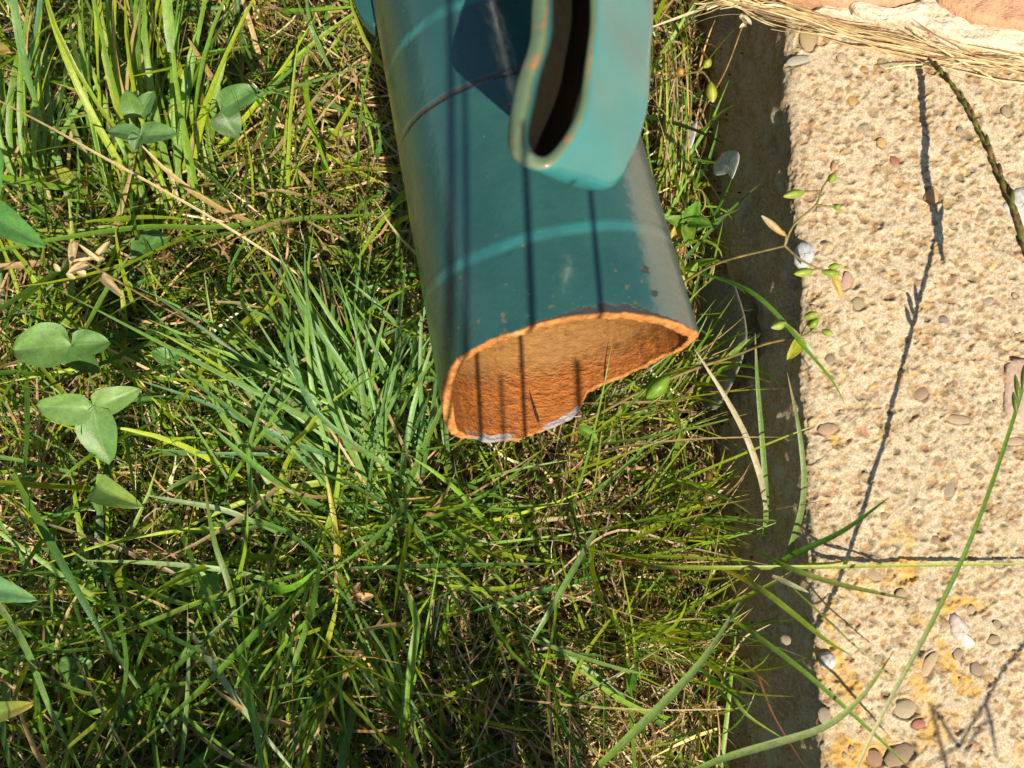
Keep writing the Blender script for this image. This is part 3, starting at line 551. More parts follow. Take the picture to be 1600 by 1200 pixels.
blade('broad light green blade with a brown withered tip standing near the bottom centre', [(620, 1230, .03), (632, 1120, .055), (645, 1020, .07), (651, 975, .075), (638, 935, .072), (615, 908, .07)], 4.2, G_MID, LG, BROWN, tw=.1)
blade('wide pale striped blade rising to the kerb from the bottom edge', [(900, 1230, .05), (985, 1150, .075), (1060, 1075, .09), (1110, 1015, .098), (1165, 925, .10)], 4.0, LG, (.27, .40, .12), (.40, .36, .24), tw=.3)
blade('long silvery blade curving along the bottom edge over the kerb', [(1060, 1215, .09), (1130, 1185, .105), (1215, 1160, .118), (1290, 1135, .125), (1345, 1090, .13), (1395, 1020, .13)], 3.2, LG, (.34, .42, .18), G_YEL, tw=.2)
blade('pale tan drooping blade just right of the rusty pipe mouth', [(1197, 800, .075), (1188, 745, .09), (1165, 680, .10), (1130, 615, .112), (1085, 545, .12)], 2.9, (.36, .38, .24), (.42, .36, .22), TAN, tw=.3)
blade('upright green blade with a white tip beside the dark kerb side', [(1188, 900, .03), (1197, 800, .07), (1192, 700, .09), (1184, 600, .105), (1180, 520, .115)], 2.7, LG, (.17, .27, .07), TAN, tw=.2)
blade('bowed olive blade standing alone in front of the lit kerb edge', [(1215, 905, .06), (1240, 840, .085), (1256, 770, .10), (1250, 680, .115), (1230, 582, .12)], 2.8, G_MID, (.20, .27, .09), TAN, tw=.2)
blade('long thin yellow blade lying straight across the kerb to the right edge', [(960, 872, .05), (1020, 884, .08), (1090, 887, .098), (1250, 886, .1035), (1420, 883, .1025), (1640, 880, .1022)], 1.9, (.30, .08, .07), (.27, .33, .03), (.25, .33, .04), tw=0, taper=3)
blade('dark green blade tip pointing up right over the concrete', [(1205, 885, .09), (1250, 862, .112), (1320, 828, .125), (1392, 775, .13)], 2.7, G_MID, (.06, .15, .02), (.09, .17, .02), tw=.2)
blade('yellow green blade running down right across the kerb edge', [(1110, 880, .08), (1180, 915, .11), (1240, 960, .118), (1290, 1000, .122), (1330, 1024, .12)], 2.7, GOLD, (.22, .30, .03), (.2, .26, .04), tw=.1)
blade('thin arching blade crossing the kerb and dipping to the bottom right', [(1130, 960, .09), (1170, 985, .112), (1250, 1045, .122), (1320, 1105, .122), (1380, 1160, .118), (1425, 1205, .112)], 2.3, LG, (.14, .24, .03), (.1, .16, .03), tw=.2)
blade('short orange tinged blade crossing the kerb edge below the yellow stem', [(1180, 862, .10), (1240, 890, .115), (1300, 910, .118), (1360, 924, .12), (1425, 937, .118)], 2.5, G_MID, (.16, .2, .03), (.07, .13, .02), tw=.0)
blade('dull wiry stem lying diagonal on the lichened concrete', [(1240, 920, .106), (1300, 975, .115), (1340, 1012, .115), (1410, 1065, .112)], 1.0, G_YEL, (.2, .2, .06), STRAW2, tw=0)
blade('bent yellow green blade in the shade at the kerb foot', [(1060, 1010, .03), (1110, 1040, .06), (1140, 1075, .075), (1165, 1115, .08), (1225, 1155, .07)], 2.2, G_YEL, (.2, .29, .03), G_YEL, tw=.1)
blade('rust red dry stem leaning on the shaded kerb side', [(1145, 970, .05), (1180, 1045, .075), (1210, 1120, .085), (1262, 1205, .095)], 1.1, (.28, .09, .04), (.3, .11, .05), BROWN, tw=0, name='dry_stalk', cat='dry stem', mat=M_STRAW)
blade('kinked straw coloured twig lying at the kerb foot', [(1122, 1050, .05), (1148, 1018, .06), (1165, 995, .065), (1185, 985, .066), (1210, 972, .066)], 1.0, TAN, name='dry_stalk', cat='dry stem', mat=M_STRAW)
blade('short stubby bleached blade pointing at the kerb edge', [(1207, 900, .105), (1235, 913, .11), (1264, 926, .112)], 2.4, PALE, (.34, .36, .2), PALE, tw=0, name='dry_stalk', cat='dry blade', mat=M_STRAW)
blade('bright green leafy blade arching from the pipe mouth over the kerb edge', [(1075, 424, .09), (1130, 438, .11), (1180, 462, .122), (1225, 505, .128), (1260, 548, .128), (1300, 595, .126), (1323, 638, .122)], 3.3, (.12, .33, .05), (.15, .33, .03), (.22, .33, .03), tw=.3)
blade('flat brown dry blade crossing from the left edge down to the grey thatch', [(-20, 148, .08), (80, 200, .085), (160, 245, .085), (260, 300, .08), (350, 352, .07), (440, 410, .05), (520, 470, .03)], 1.3, STRAW2, TAN, PALE, tw=0, name='dry_stalk', cat='dry stem', mat=M_STRAW, taper=3)
blade('long green blade sweeping right from the left edge to the pipe', [(-20, 395, .09), (100, 372, .085), (230, 355, .075), (330, 356, .06), (450, 344, .05), (630, 332, .045)], 3.0, LG, G_MID, G_MID, tw=.1, taper=2)
blade('glossy bright blade standing steeply above the big clover leaf', [(112, 560, .06), (140, 505, .09), (170, 450, .11), (205, 395, .125)], 4.6, LG, (.19, .36, .05), (.35, .36, .16), tw=.35)
blade('blue green flat blade pointing left from the dense tuft', [(590, 735, .02), (480, 700, .05), (400, 665, .06), (310, 625, .066), (205, 590, .068)], 2.8, G_BLUE, (.12, .26, .12), G_BLUE, tw=0)
blade('long blue green blade reaching left under the dense tuft', [(560, 730, .02), (440, 712, .04), (330, 708, .05), (215, 700, .05)], 1.9, G_BLUE, (.12, .25, .11), G_BLUE, tw=.1)
blade('pale blade reaching left below the single folded clover leaf', [(440, 835, .03), (360, 800, .05), (290, 785, .055), (222, 773, .055)], 2.8, G_MID, PALEG, (.34, .4, .2), tw=.1)
blade('silvery topped blade lying level across the lower left', [(450, 915, .03), (360, 892, .055), (250, 880, .062), (112, 875, .06)], 2.9, G_MID, (.26, .38, .15), LG, tw=.1)
blade('curled blade bending down left from the bottom tuft with an orange tip', [(500, 900, .045), (430, 960, .07), (380, 1010, .078), (300, 1090, .08), (180, 1195, .075)], 3.6, LG, (.13, .28, .03), (.35, .18, .04), tw=.1)
blade('thick bright blade hanging to the bottom edge left of centre', [(375, 1010, .05), (385, 1070, .07), (400, 1140, .08), (412, 1230, .085)], 4.4, G_MID, (.17, .33, .05), G_MID, tw=.1)
blade('pale silvery blade slanting down right at the lower left', [(300, 990, .055), (340, 1050, .07), (390, 1120, .072), (480, 1230, .06)], 3.2, (.40, .42, .26), PALEG, G_MID, tw=.2)
blade('upright straw tipped blade beside the slanting silvery one', [(280, 1230, .04), (290, 1130, .06), (295, 1040, .065), (293, 950, .065)], 2.4, G_MID, (.22, .33, .12), TAN, tw=0)
blade('dark olive blade with its tip above the small round leaf', [(372, 995, .045), (360, 920, .062), (335, 845, .07), (318, 750, .07)], 3.2, G_MID, (.14, .22, .04), (.3, .17, .09), tw=.0)
blade('long dark blade slanting from the left edge to the bottom', [(20, 740, .07), (70, 830, .075), (120, 920, .07), (180, 1020, .06), (290, 1180, .04)], 4.0, G_MID, (.05, .14, .025), G_DEEP, tw=.0)
blade('light green blade slanting from the left edge beside the dark one', [(-10, 930, .06), (40, 1010, .07), (80, 1110, .07), (140, 1230, .06)], 3.3, (.38, .36, .2), (.17, .31, .08), G_MID, tw=.1)
blade('hooked green blade curving down to an orange point lower left', [(150, 860, .04), (185, 960, .06), (198, 1040, .065), (185, 1110, .065), (152, 1190, .06)], 2.4, G_DEEP, (.10, .21, .03), (.36, .17, .05), tw=0)
blade('flat blade pointing down left with a brown tip beside the centre tuft', [(500, 880, .05), (488, 950, .065), (465, 1020, .07), (442, 1082, .068)], 3.0, G_MID, (.15, .29, .04), (.4, .2, .06), tw=.1)
blade('green blade ending in a yellow point in the lower left shade', [(500, 890, .04), (330, 935, .06), (200, 985, .06), (97, 1010, .055)], 2.7, G_MID, (.2, .3, .04), G_YEL, tw=.0)
blade('long grey green blade crossing the centre diagonally', [(700, 1190, .02), (640, 1090, .04), (590, 1000, .05), (500, 880, .05), (420, 760, .04)], 1.9, G_DEEP, (.08, .18, .05), G_BLUE, tw=.1)
blade('long level blade lying across the centre under the pipe mouth', [(545, 888, .04), (650, 885, .055), (760, 882, .058), (905, 881, .055)], 2.2, G_BLUE, (.10, .22, .05), G_MID, tw=.1)
blade('pale diagonal blade crossing to the straw at centre right', [(930, 830, .05), (890, 900, .06), (850, 970, .06), (825, 1010, .055)], 3.2, (.2, .3, .12), (.17, .3, .07), BROWN, tw=.1)
blade('blade slanting up right from the clump below the pipe', [(610, 830, .03), (700, 800, .05), (780, 760, .058), (850, 700, .06)], 2.4, G_MID, LG, G_YEL, tw=.2)
blade('tall swaying seed bearing stalk leaf leaning from the bottom edge over the kerb', [(1315, 1250, .128), (1375, 1120, .134), (1448, 985, .14), (1512, 850, .146), (1560, 720, .15), (1600, 590, .152), (1628, 470, .152), (1640, 400, .152)], 2.0, (.55, .5, .3), (.10, .20, .02), (.10, .17, .02), tw=.0, taper=4, fold=.7)
blade('wide backlit blade crossing the top left straight up', [(310, 300, .05), (293, 220, .08), (275, 120, .11), (262, -40, .14)], 3.4, G_MID, (.21, .34, .05), G_YEL, tw=.0)
blade('thick hairy sheathed blade pointing to the top edge left of centre', [(267, 82, .125), (266, 50, .13), (262, 10, .135), (256, -60, .14)], 4.8, PALEG, (.24, .38, .08), G_YEL, tw=0, taper=5)
blade('yellow stalk rising straight to the top edge at the upper left', [(160, 260, .03), (156, 150, .06), (152, 60, .09), (148, -50, .11)], 2.4, G_YEL, (.34, .42, .03), G_YEL, tw=0, taper=3)
blade('broad blue green blade rising at the far upper left', [(70, 200, .05), (45, 120, .08), (28, 40, .10), (15, -50, .11)], 4.6, LG, (.15, .28, .09), LG, tw=0, taper=2)
blade('slim blue green blade beside the far upper left one', [(40, 130, .06), (55, 60, .08), (64, 0, .09), (66, -60, .09)], 3.4, G_BLUE, (.13, .27, .13), G_BLUE, tw=0, taper=2)
blade('jointed green blade coming down from the top edge left of the pipe', [(520, 115, .02), (500, 75, .035), (485, 35, .045), (474, -40, .05)], 3.0, PALEG, (.16, .28, .09), LG, tw=0)
blade('bright blade slanting up right across the bare thatch', [(330, 195, .03), (400, 155, .045), (450, 115, .05), (490, 72, .05)], 3.0, LG, (.16, .33, .08), LG, tw=0)
blade('curved pale blade tip hooking over at the centre of the dense tuft', [(650, 760, .05), (510, 660, .085), (465, 590, .09), (448, 540, .09), (453, 505, .085)], 2.6, G_BLUE, (.14, .28, .12), G_YEL, tw=.1)
blade('thin tan stem lying across the thatch under the pipe end', [(860, 905, .03), (960, 830, .05), (1075, 855, .05), (1230, 890, .08)], 1.2, TAN, name='dry_stalk', cat='dry stem', mat=M_STRAW)
blade('blade tip curving along the bottom right corner of the kerb', [(1250, 882, .11), (1300, 880, .118), (1345, 872, .122)], 1.3, G_YEL, G_YEL, GOLD)

# ------------------------------------------------------------------ seed stalk hanging across the kerb
def part_tube(name, pts, r, col, parent, b, mat=M_BLADE, sides=6):
    V, Fq, t = tube_arrays(pts, r, sides); c = np.broadcast_to(np.asarray(col, float), (len(V), 3)) * (1 + .15 * np.sin(t * 40))[:, None]
    return obj(name, mesh(name, V - b, Fq, mat, np.clip(c, 0, 1), np.column_stack([np.full(len(V), .4), t * 4, t])), parent)
def part_leaf(name, p0, p1, w, col, parent, b, fold=.25, cup=.12, notch=0.0, up=(0, 0, 1), roll=0.0, mat=M_LEAF, yellow=None, broad=.62):
    p0, p1 = np.asarray(p0, float), np.asarray(p1, float); ax = p1 - p0; L = np.linalg.norm(ax); ax = ax / L; s = np.cross(ax, up); s /= np.linalg.norm(s); n = np.cross(s, ax)
    s, n = s * math.cos(roll) + n * math.sin(roll), n * math.cos(roll) - s * math.sin(roll); nt_, ns = 14, 9; V = []; Bv = []; Cv = []
    for i in range(nt_ + 1):
        t = i / nt_; prof = (math.sin(math.pi * min(1, t ** broad * .985 + .012))) ** .62 if 0 < t < 1 else .03
        if 1 > t > .93: prof *= (1 - (t - .93) / .07 * .35)
        for j in range(ns):
            q = -1 + 2 * j / (ns - 1); x = q * prof * w / 2; tt = t - notch * (1 - abs(q)) * t ** 5 + .012 * math.sin(q * 9 + i)
            h = fold * abs(x) + cup * w * math.sin(t * math.pi) * (.5) - cup * w * .9 * t ** 2 + .02 * w * math.sin(7 * t + 4 * q)
            V.append(p0 + ax * tt * L + s * x + n * h); Bv.append((q, t, .5)); c = np.array(col); Cv.append(c * (.92 + .12 * math.sin(q * 5 + t * 7)) if yellow is None else lerp(c, np.array(yellow), max(0, min(1, t * 1.4 - .5 + .3 * q))))
    Fq = [(i * ns + j, i * ns + j + 1, (i + 1) * ns + j + 1, (i + 1) * ns + j) for i in range(nt_) for j in range(ns - 1)]
    return obj(name, mesh(name, np.array(V) - b, np.array(Fq), mat, np.clip(Cv, 0, 1), Bv), parent)
def part_bud(name, p0, p1, w, col, parent, b, tipcol=None, flare=0.0):
    if name == 'bud': w *= 1.3
    p0, p1 = np.asarray(p0, float), np.asarray(p1, float); ax = p1 - p0; L = np.linalg.norm(ax); ax /= L; s = np.cross(ax, (0, .1, 1)); s /= np.linalg.norm(s); n = np.cross(s, ax); V = []; C_ = []; B_ = []
    R, Kk = 10, 8
    for i in range(R + 1):
        t = i / R; r = w / 2 * (math.sin(math.pi * (t * .93 + .04)) ** .75 + flare * t ** 4)
        for j in range(Kk):
            a = 2 * math.pi * j / Kk; rr = r * (1 + .10 * math.cos(a * 4) ) ; V.append(p0 + ax * L * t + rr * (math.cos(a) * s + math.sin(a) * n)); C_.append(lerp(np.array(col), np.array(tipcol if tipcol is not None else col), t ** 2) * (1 + .15 * math.cos(a * 4))); B_.append((math.cos(a * 2), t, .3))
    Fq = [(i * Kk + j, i * Kk + (j + 1) % Kk, (i + 1) * Kk + (j + 1) % Kk, (i + 1) * Kk + j) for i in range(R) for j in range(Kk)]
    return obj(name, mesh(name, np.array(V) - b, np.array(Fq), M_BLADE, np.clip(C_, 0, 1), B_), parent)
def seed_stalk():
    pts = [at(1640, 520, .152), at(1622, 440, .151), at(1600, 380, .149), at(1580, 320, .145), at(1560, 270, .139), at(1530, 205, .131), at(1500, 150, .122), at(1470, 112, .113), at(1452, 94, .105)]
    b = pts[0].copy(); b[2] = KH; root = thing('seed_stalk', 'drooping green and purple grass seed head touching the sunlit concrete at upper right', 'seed head', b)
    part_tube('stem', pts, [.0009, .0008, .0006, .0004], (.15, .2, .03), root, b)
    P = spline(pts, 90)
    for i in range(3, 86):
        p = P[i]; d = P[min(i + 3, 89)] - p; d /= np.linalg.norm(d); s = np.cross(d, (0, 0, 1)); s /= np.linalg.norm(s); sg = 1 if i % 2 else -1; L = lerp(.0095, .0055, i / 86)
        q = d + s * sg * .15 + np.array([0, 0, rng.normal(0, .15)]); q /= np.linalg.norm(q); c = [(.24, .28, .05), (.19, .22, .04), (.27, .17, .07)][rng.integers(3)]
        part_bud('spikelet', p + s * sg * .0003, p + q * L, lerp(.0027, .0017, i / 86), c, root, b, tipcol=(.20, .09, .05))
    q = at(1590, 590, .152); r2 = thing('seed_spike', 'small green pointed spikelet at the right edge on the leaning stalk', 'seed spike', q)
    for (x, y, x2, y2) in ((1592, 625, 1586, 585), (1598, 610, 1600, 570), (1588, 645, 1583, 612)): part_bud('spikelet', at(x, y, .153), at(x2, y2, .155), .0022, (.13, .2, .03), r2, q)
seed_stalk()

# ------------------------------------------------------------------ clovers
CLV = (.075, .215, .065)
def clover(label, hub, foot, leaves, group=None, cat='clover'):
    h = at(*hub); f = at(*foot); b = f.copy(); root = thing('clover', label, cat, b, group)
    part_tube('stem', [f, lerp(f, h, .5) + np.array([.003, .004, .01]), h + np.array([0, 0, -.001])], [.0009, .0007], (.16, .26, .06), root, b)
    for lf in leaves:
        (x, y, z), w = lf[0], lf[1] * 1.08; kw = lf[2] if len(lf) > 2 else {}
        kw = dict(kw); col = np.array(kw.pop('col', CLV)) * (1.45, 1.12, .8); st = kw.pop('start', None); p0 = at(*st) if st else h
        part_leaf('leaflet', p0, at(x, y, z), w, vcol(col, .06), root, b, **kw)
    return root
clover('large clover with a big pale heart shaped leaflet at the left edge', (112, 540, .085), (150, 600, 0), [((14, 545, .088), .021, dict(fold=.35, notch=.05, col=(.10, .25, .085))), ((172, 535, .08), .0135, dict(fold=.3)), ((148, 588, .06), .0165, dict(fold=.2, col=(.05, .15, .05)))])
clover('clover with three long leaflets just below the large one', (146, 634, .088), (190, 700, 0), [((54, 636, .09), .0155, dict(fold=.5, roll=.5, col=(.11, .26, .10))), ((219, 609, .088), .0125, dict(fold=.35, roll=-.35, col=(.13, .29, .10))), ((168, 728, .075), .0185, dict(fold=.2, col=(.08, .215, .075)))])
clover('single folded pale clover leaf below the other clovers', (150, 757, .055), (165, 830, 0), [((222, 792, .06), .0135, dict(fold=.9, col=(.16, .33, .10), broad=.5)), ((158, 812, .035), .006, dict(col=(.07, .2, .06)))])
clover('dark clover with two oval leaflets standing left of the pipe', (345, 173, .07), (330, 250, 0), [((402, 136, .075), .0150, dict(fold=.3, notch=.03, col=(.065, .19, .07))), ((370, 216, .062), .0150, dict(fold=.15, col=(.045, .13, .045)))])
clover('clover with a cleft pair of leaflets at upper left', (216, 190, .10), (230, 290, 0), [((196, 140, .105), .0100, dict(fold=.3, start=(213, 184, .10), col=(.085, .22, .06))), ((240, 142, .105), .0095, dict(fold=.3, start=(218, 184, .10), col=(.06, .17, .06)))])
clover('blurred clover with spread leaflets under the cleft pair', (220, 212, .112), (225, 300, 0), [((167, 204, .112), .0075, dict(fold=.5, col=(.055, .16, .065))), ((276, 208, .115), .0105, dict(fold=.4, col=(.07, .19, .07))), ((208, 236, .11), .0065, dict(fold=.8, col=(.05, .15, .06)))])
clover('half hidden dark clover leaves low under the long sweeping blade', (230, 385, .04), (235, 395, 0), [((205, 405, .042), .012, dict(col=(.05, .16, .05))), ((262, 372, .042), .010, dict(col=(.06, .19, .05))), ((245, 350, .04), .010, dict(col=(.05, .15, .04)))])
clover('small round yellowish leaf low in the grass at the left', (110, 285, .03), (112, 300, 0), [((72, 270, .032), .0125, dict(col=(.16, .24, .03), yellow=(.34, .32, .05))), ((125, 270, .03), .010, dict(col=(.13, .24, .03)))])
clover('small serrated round leaf in the shade above the silvery blades', (322, 898, .04), (330, 900, 0), [((338, 952, .05), .0125, dict(fold=.15, col=(.10, .27, .03))), ((266, 905, .042), .010, dict(fold=.4, col=(.12, .28, .03)))], cat='leaf')
clover('small bright clover low in the turf between the dense tuft and the left clovers', (265, 560, .035), (262, 570, 0), [((236, 548, .038), .0085, dict(fold=.3, notch=.04)), ((288, 545, .036), .008, dict(fold=.3, notch=.04)), ((268, 592, .036), .0085, dict(fold=.3, notch=.04))])
clover('small clover half buried in the lower left grass above the bottom edge', (120, 1045, .04), (124, 1050, 0), [((92, 1030, .042), .009, dict(fold=.3, notch=.04)), ((146, 1032, .042), .009, dict(fold=.4, notch=.04)), ((122, 1078, .04), .009, dict(fold=.3, notch=.04))])
def leaf(label, pts, w, col, **kw):
    a, c = at(*pts[0]), at(*pts[1]); b = a.copy(); b[2] = 0; root = thing('broad_leaf', label, 'leaf', b)
    part_tube('stem', [b, lerp(b, a, .6) + [.002, 0, 0], a], [.0008, .0007], (.15, .25, .05), root, b); part_leaf('leaf_blade', a, c, w, col, root, b, **kw)
leaf('pointed bright green leaf cut by the left edge beside the sweeping blade', [(-30, 325, .11), (68, 384, .12)], .016, (.10, .29, .06), broad=.5, fold=.4)
leaf('oval green leaf cut by the left edge below the top tuft', [(-22, 320, .115), (-2, 232, .12)], .014, (.11, .29, .05), fold=.2)
leaf('narrow pale leaf at the left edge above the lower left shade', [(-40, 905, .10), (56, 938, .105)], .0115, (.15, .33, .13), broad=.5, fold=.35)
leaf('mottled yellow leaf at the lower left edge', [(-30, 1118, .08), (52, 1100, .09)], .010, (.17, .24, .04), yellow=(.36, .26, .04), broad=.5)
leaf('small brown tinged leaf tip near the left edge', [(-20, 78, .05), (14, 78, .055)], .010, (.22, .26, .05), yellow=(.4, .18, .04))

# ------------------------------------------------------------------ small flowering weeds by the kerb
BUD = (.30, .40, .05); STM = (.30, .24, .09)
def weed(label, stems, buds, leaves=()):
    b = at(*stems[0][0]); b[2] = 0; root = thing('chickweed', label, 'weed', b)
    for s in stems:
        z0 = at(*s[0]); pts = [at(*p) for p in s[:-1]] if isinstance(s[-1], float) else [at(*p) for p in s]
        r = s[-1] if isinstance(s[-1], float) else .0006
        part_tube('stem', pts, [r, r * .75], STM, root, b)
    for (p, q, w, c, tc) in buds: part_bud('bud', at(*p), at(*q), w, c, root, b, tipcol=tc)
    for (p, q, w, c) in leaves: part_leaf('leaf', at(*p), at(*q), w, c, root, b, broad=.55, fold=.3, mat=M_BLADE)
weed('branching chickweed stem with yellow green buds over the upper kerb edge',
     [[(1010, 480, .06), (1070, 440, .09), (1125, 410, .112), (1226, 384, .13), .0008], [(1226, 384, .13), (1240, 352, .134), (1275, 320, .137), (1284, 296, .138), (1300, 272, .139)], [(1283, 298, .138), (1268, 299, .137), (1255, 299, .136)], [(1275, 320, .137), (1290, 322, .138), (1304, 323, .138)],
      [(1226, 384, .13), (1228, 370, .132), (1223, 360, .134)], [(1226, 384, .13), (1250, 405, .131), (1280, 420, .131), (1298, 424, .131)], [(1283, 420, .131), (1265, 422, .131)]],
     [((1257, 299, .136), (1224, 307, .137), .0030, BUD, (.42, .48, .12)), ((1296, 285, .139), (1305, 270, .14), .0026, BUD, (.4, .4, .08)), ((1302, 323, .138), (1314, 324, .138), .0024, BUD, BUD), ((1226, 368, .134), (1190, 337, .137), .0026, (.55, .35, .12), (.7, .62, .5)),
      ((1270, 423, .131), (1241, 428, .132), .0030, BUD, (.42, .5, .1)), ((1294, 418, .131), (1314, 415, .132), .0024, BUD, (.45, .5, .1)), ((1284, 425, .131), (1312, 428, .131), .0026, BUD, (.35, .4, .06)), ((1300, 268, .14), (1303, 250, .14), .0018, (.5, .33, .18), (.5, .35, .2))],
     [((1302, 430, .131), (1315, 468, .128), .0035, (.55, .36, .07))])
weed('chickweed stem ending in a spray of buds and a yellow leaf at mid kerb',
     [[(920, 655, .045), (1000, 612, .07), (1080, 578, .09), (1140, 558, .10), (1200, 536, .118), (1252, 527, .126), .0009], [(1252, 527, .126), (1240, 515, .127), (1228, 506, .128)], [(1252, 527, .126), (1262, 506, .128), (1275, 494, .13)], [(1252, 527, .126), (1268, 518, .128), (1278, 505, .13)], [(1252, 527, .126), (1274, 520, .128), (1288, 520, .128)]],
     [((1229, 504, .128), (1205, 512, .128), .0030, BUD, (.5, .55, .2)), ((1256, 496, .13), (1279, 489, .131), .0026, BUD, (.45, .5, .1)), ((1264, 512, .129), (1279, 498, .131), .0026, BUD, BUD), ((1284, 516, .129), (1302, 524, .129), .0026, BUD, (.5, .55, .2)), ((1045, 588, .085), (1010, 622, .08), .006, (.22, .36, .04), (.2, .33, .04))],
     [((1254, 530, .126), (1230, 562, .126), .0060, (.40, .42, .04)), ((1256, 530, .126), (1272, 562, .124), .0035, (.42, .42, .3)), ((905, 665, .05), (935, 690, .05), .006, (.16, .3, .03)), ((1140, 556, .102), (1190, 520, .112), .003, (.2, .32, .05))])
weed('small leafy chickweed shoot with broad leaves right beside the pipe',
     [[(1060, 500, .02), (1072, 440, .05), (1070, 400, .06), (1075, 345, .075), .0008], [(1075, 345, .075), (1100, 325, .085), (1098, 300, .088), (1085, 295, .088)]],
     [((1068, 455, .07), (1066, 430, .08), .0032, (.35, .42, .06), (.5, .52, .15))],
     [((1075, 345, .075), (1092, 315, .09), .0085, (.15, .34, .05)), ((1077, 346, .075), (1112, 352, .085), .0085, (.17, .36, .05)), ((1074, 350, .075), (1076, 385, .078), .008, (.22, .36, .05)), ((1070, 352, .073), (1040, 340, .078), .007, (.18, .32, .05)), ((1070, 355, .07), (1048, 372, .07), .008, (.55, .42, .05)), ((1070, 420, .06), (1120, 405, .085), .0055, (.25, .42, .06)), ((1078, 434, .07), (1090, 410, .08), .0035, (.3, .42, .06))])
weed('little weed sprig with two yellow buds near the top of the kerb',
     [[(1010, 150, .04), (1045, 125, .075), (1090, 112, .09), (1103, 118, .092), (1110, 130, .092)], [(1090, 112, .09), (1100, 103, .093), (1108, 97, .094)]],
     [((1110, 128, .092), (1114, 160, .09), .0042, (.42, .46, .06), (.5, .5, .1)), ((1100, 106, .093), (1110, 92, .095), .0032, (.42, .46, .06), (.4, .42, .05)), ((1066, 118, .085), (1060, 104, .086), .0032, (.5, .3, .06), (.4, .25, .06))])
weed('straw yellow creeping stem with two small leaves on the thatch left of the pipe',
     [[(585, 290, .005), (560, 262, .01), (545, 235, .015), (535, 205, .02), (527, 160, .028), (518, 130, .03), .0011], [(535, 205, .02), (550, 198, .024), (565, 195, .026)]],
     [], [((535, 213, .02), (512, 200, .024), .0040, (.33, .4, .05)), ((536, 213, .02), (556, 208, .022), .0035, (.33, .38, .05)), ((548, 262, .014), (565, 235, .02), .006, (.24, .36, .04)), ((546, 262, .014), (536, 280, .018), .005, (.28, .38, .04))])

# ------------------------------------------------------------------ dry seed heads
def dry_head(label, cx, cy, z, n, s, col):
    b = at(cx, cy, z); base = b.copy(); base[2] = 0; root = thing('dry_seed_head', label, 'dry flower', base)
    part_tube('stem', [base, lerp(base, b, .5) + [.002, -.002, 0], b], [.0006, .0005], STRAW2, root, base, M_STRAW)
    for i in range(n):
        a = rng.uniform(0, 6.28); r = rng.uniform(.2, 1) * s; p = at(cx + r * math.cos(a), cy + r * .8 * math.sin(a), z + rng.normal(0, .002)); q = p + rng.normal(0, .0035, 3) * (1.5 if z > .12 else 1)
        part_leaf('husk', p, q + [.001, 0, 0], rng.uniform(.0018, .0042), vcol(col, .2), root, base, broad=.55, fold=.6, mat=M_STRAW)
dry_head('blurred tan dry seed head sticking up at the left edge', 128, 405, .15, 15, 46, (.55, .40, .22))
dry_head('curled tan husks of a dead flower in the shade left of centre', 553, 934, .045, 9, 20, (.40, .25, .12))
dry_head('withered brown husk lying near the kerb foot', 1060, 905, .05, 6, 14, (.42, .27, .10))
dry_head('dead brown husks among the shaded grass at the lower left', 88, 930, .04, 8, 26, (.30, .17, .08))
dry_head('dangling papery husk against the dark top of the kerb side', 1163, 32, .10, 4, 12, (.5, .42, .3))

# ------------------------------------------------------------------ straw wisp along the bricks
def straw():
    b = at(1350, 60, KH); root = thing('straw_wisp', 'long wisp of dry straw lying across the kerb in front of the bricks', 'straw', b)
    line = np.array([(1085, 18), (1135, 3), (1190, 14), (1260, 30), (1330, 50), (1400, 64), (1480, 84), (1560, 98), (1680, 116)], float); S_ = spline(np.column_stack([line, 0 * line[:, 0]]), 120)
    for i in range(74):
        a = rng.uniform(-.05, .85); e = min(1, a + rng.uniform(.18, .5)); a = max(a, 0); idx = np.linspace(a, e, 6) * 119; off = rng.normal(0, 6 + 13 * a); dr = rng.normal(0, 8 + 12 * a); pts = []
        for j, k in enumerate(idx):
            x, y, _ = S_[int(k)]; zz = KH + .003 + rng.uniform(0, .004) + (.006 if x < 1230 else 0)
            pts.append(at(x, y + off + dr * (j / 5 - .5) * 2 + rng.normal(0, 1.6), zz))
        c = vcol([(.62, .48, .27), (.5, .34, .16), (.7, .58, .36), (.32, .2, .1)][rng.choice(4, p=[.3, .3, .15, .25])], .12)
        V, Fq, Cc, Bb = ribbon_arrays(spline(pts, 14)[None], [rng.uniform(.0004, .0011)], c, c, c, fold=.5, taper=3)
        obj('straw', mesh('straw', V - b, Fq, M_STRAW, Cc, Bb), root)
straw()
blade('single bleached straw jutting from the pipe to the kerb corner', [(1020, 42, .095), (1070, 24, .10), (1120, 6, .108), (1150, 0, .11)], 1.3, PALE, PALE, PALE, name='dry_stalk', cat='dry stem', mat=M_STRAW, taper=3)
blade('wide lime blade leaning right out from behind the pipe at the top', [(1012, 130, .04), (1030, 90, .06), (1060, 55, .085), (1100, 15, .10)], 3.2, (.3, .33, .12), (.34, .38, .10), PALE)

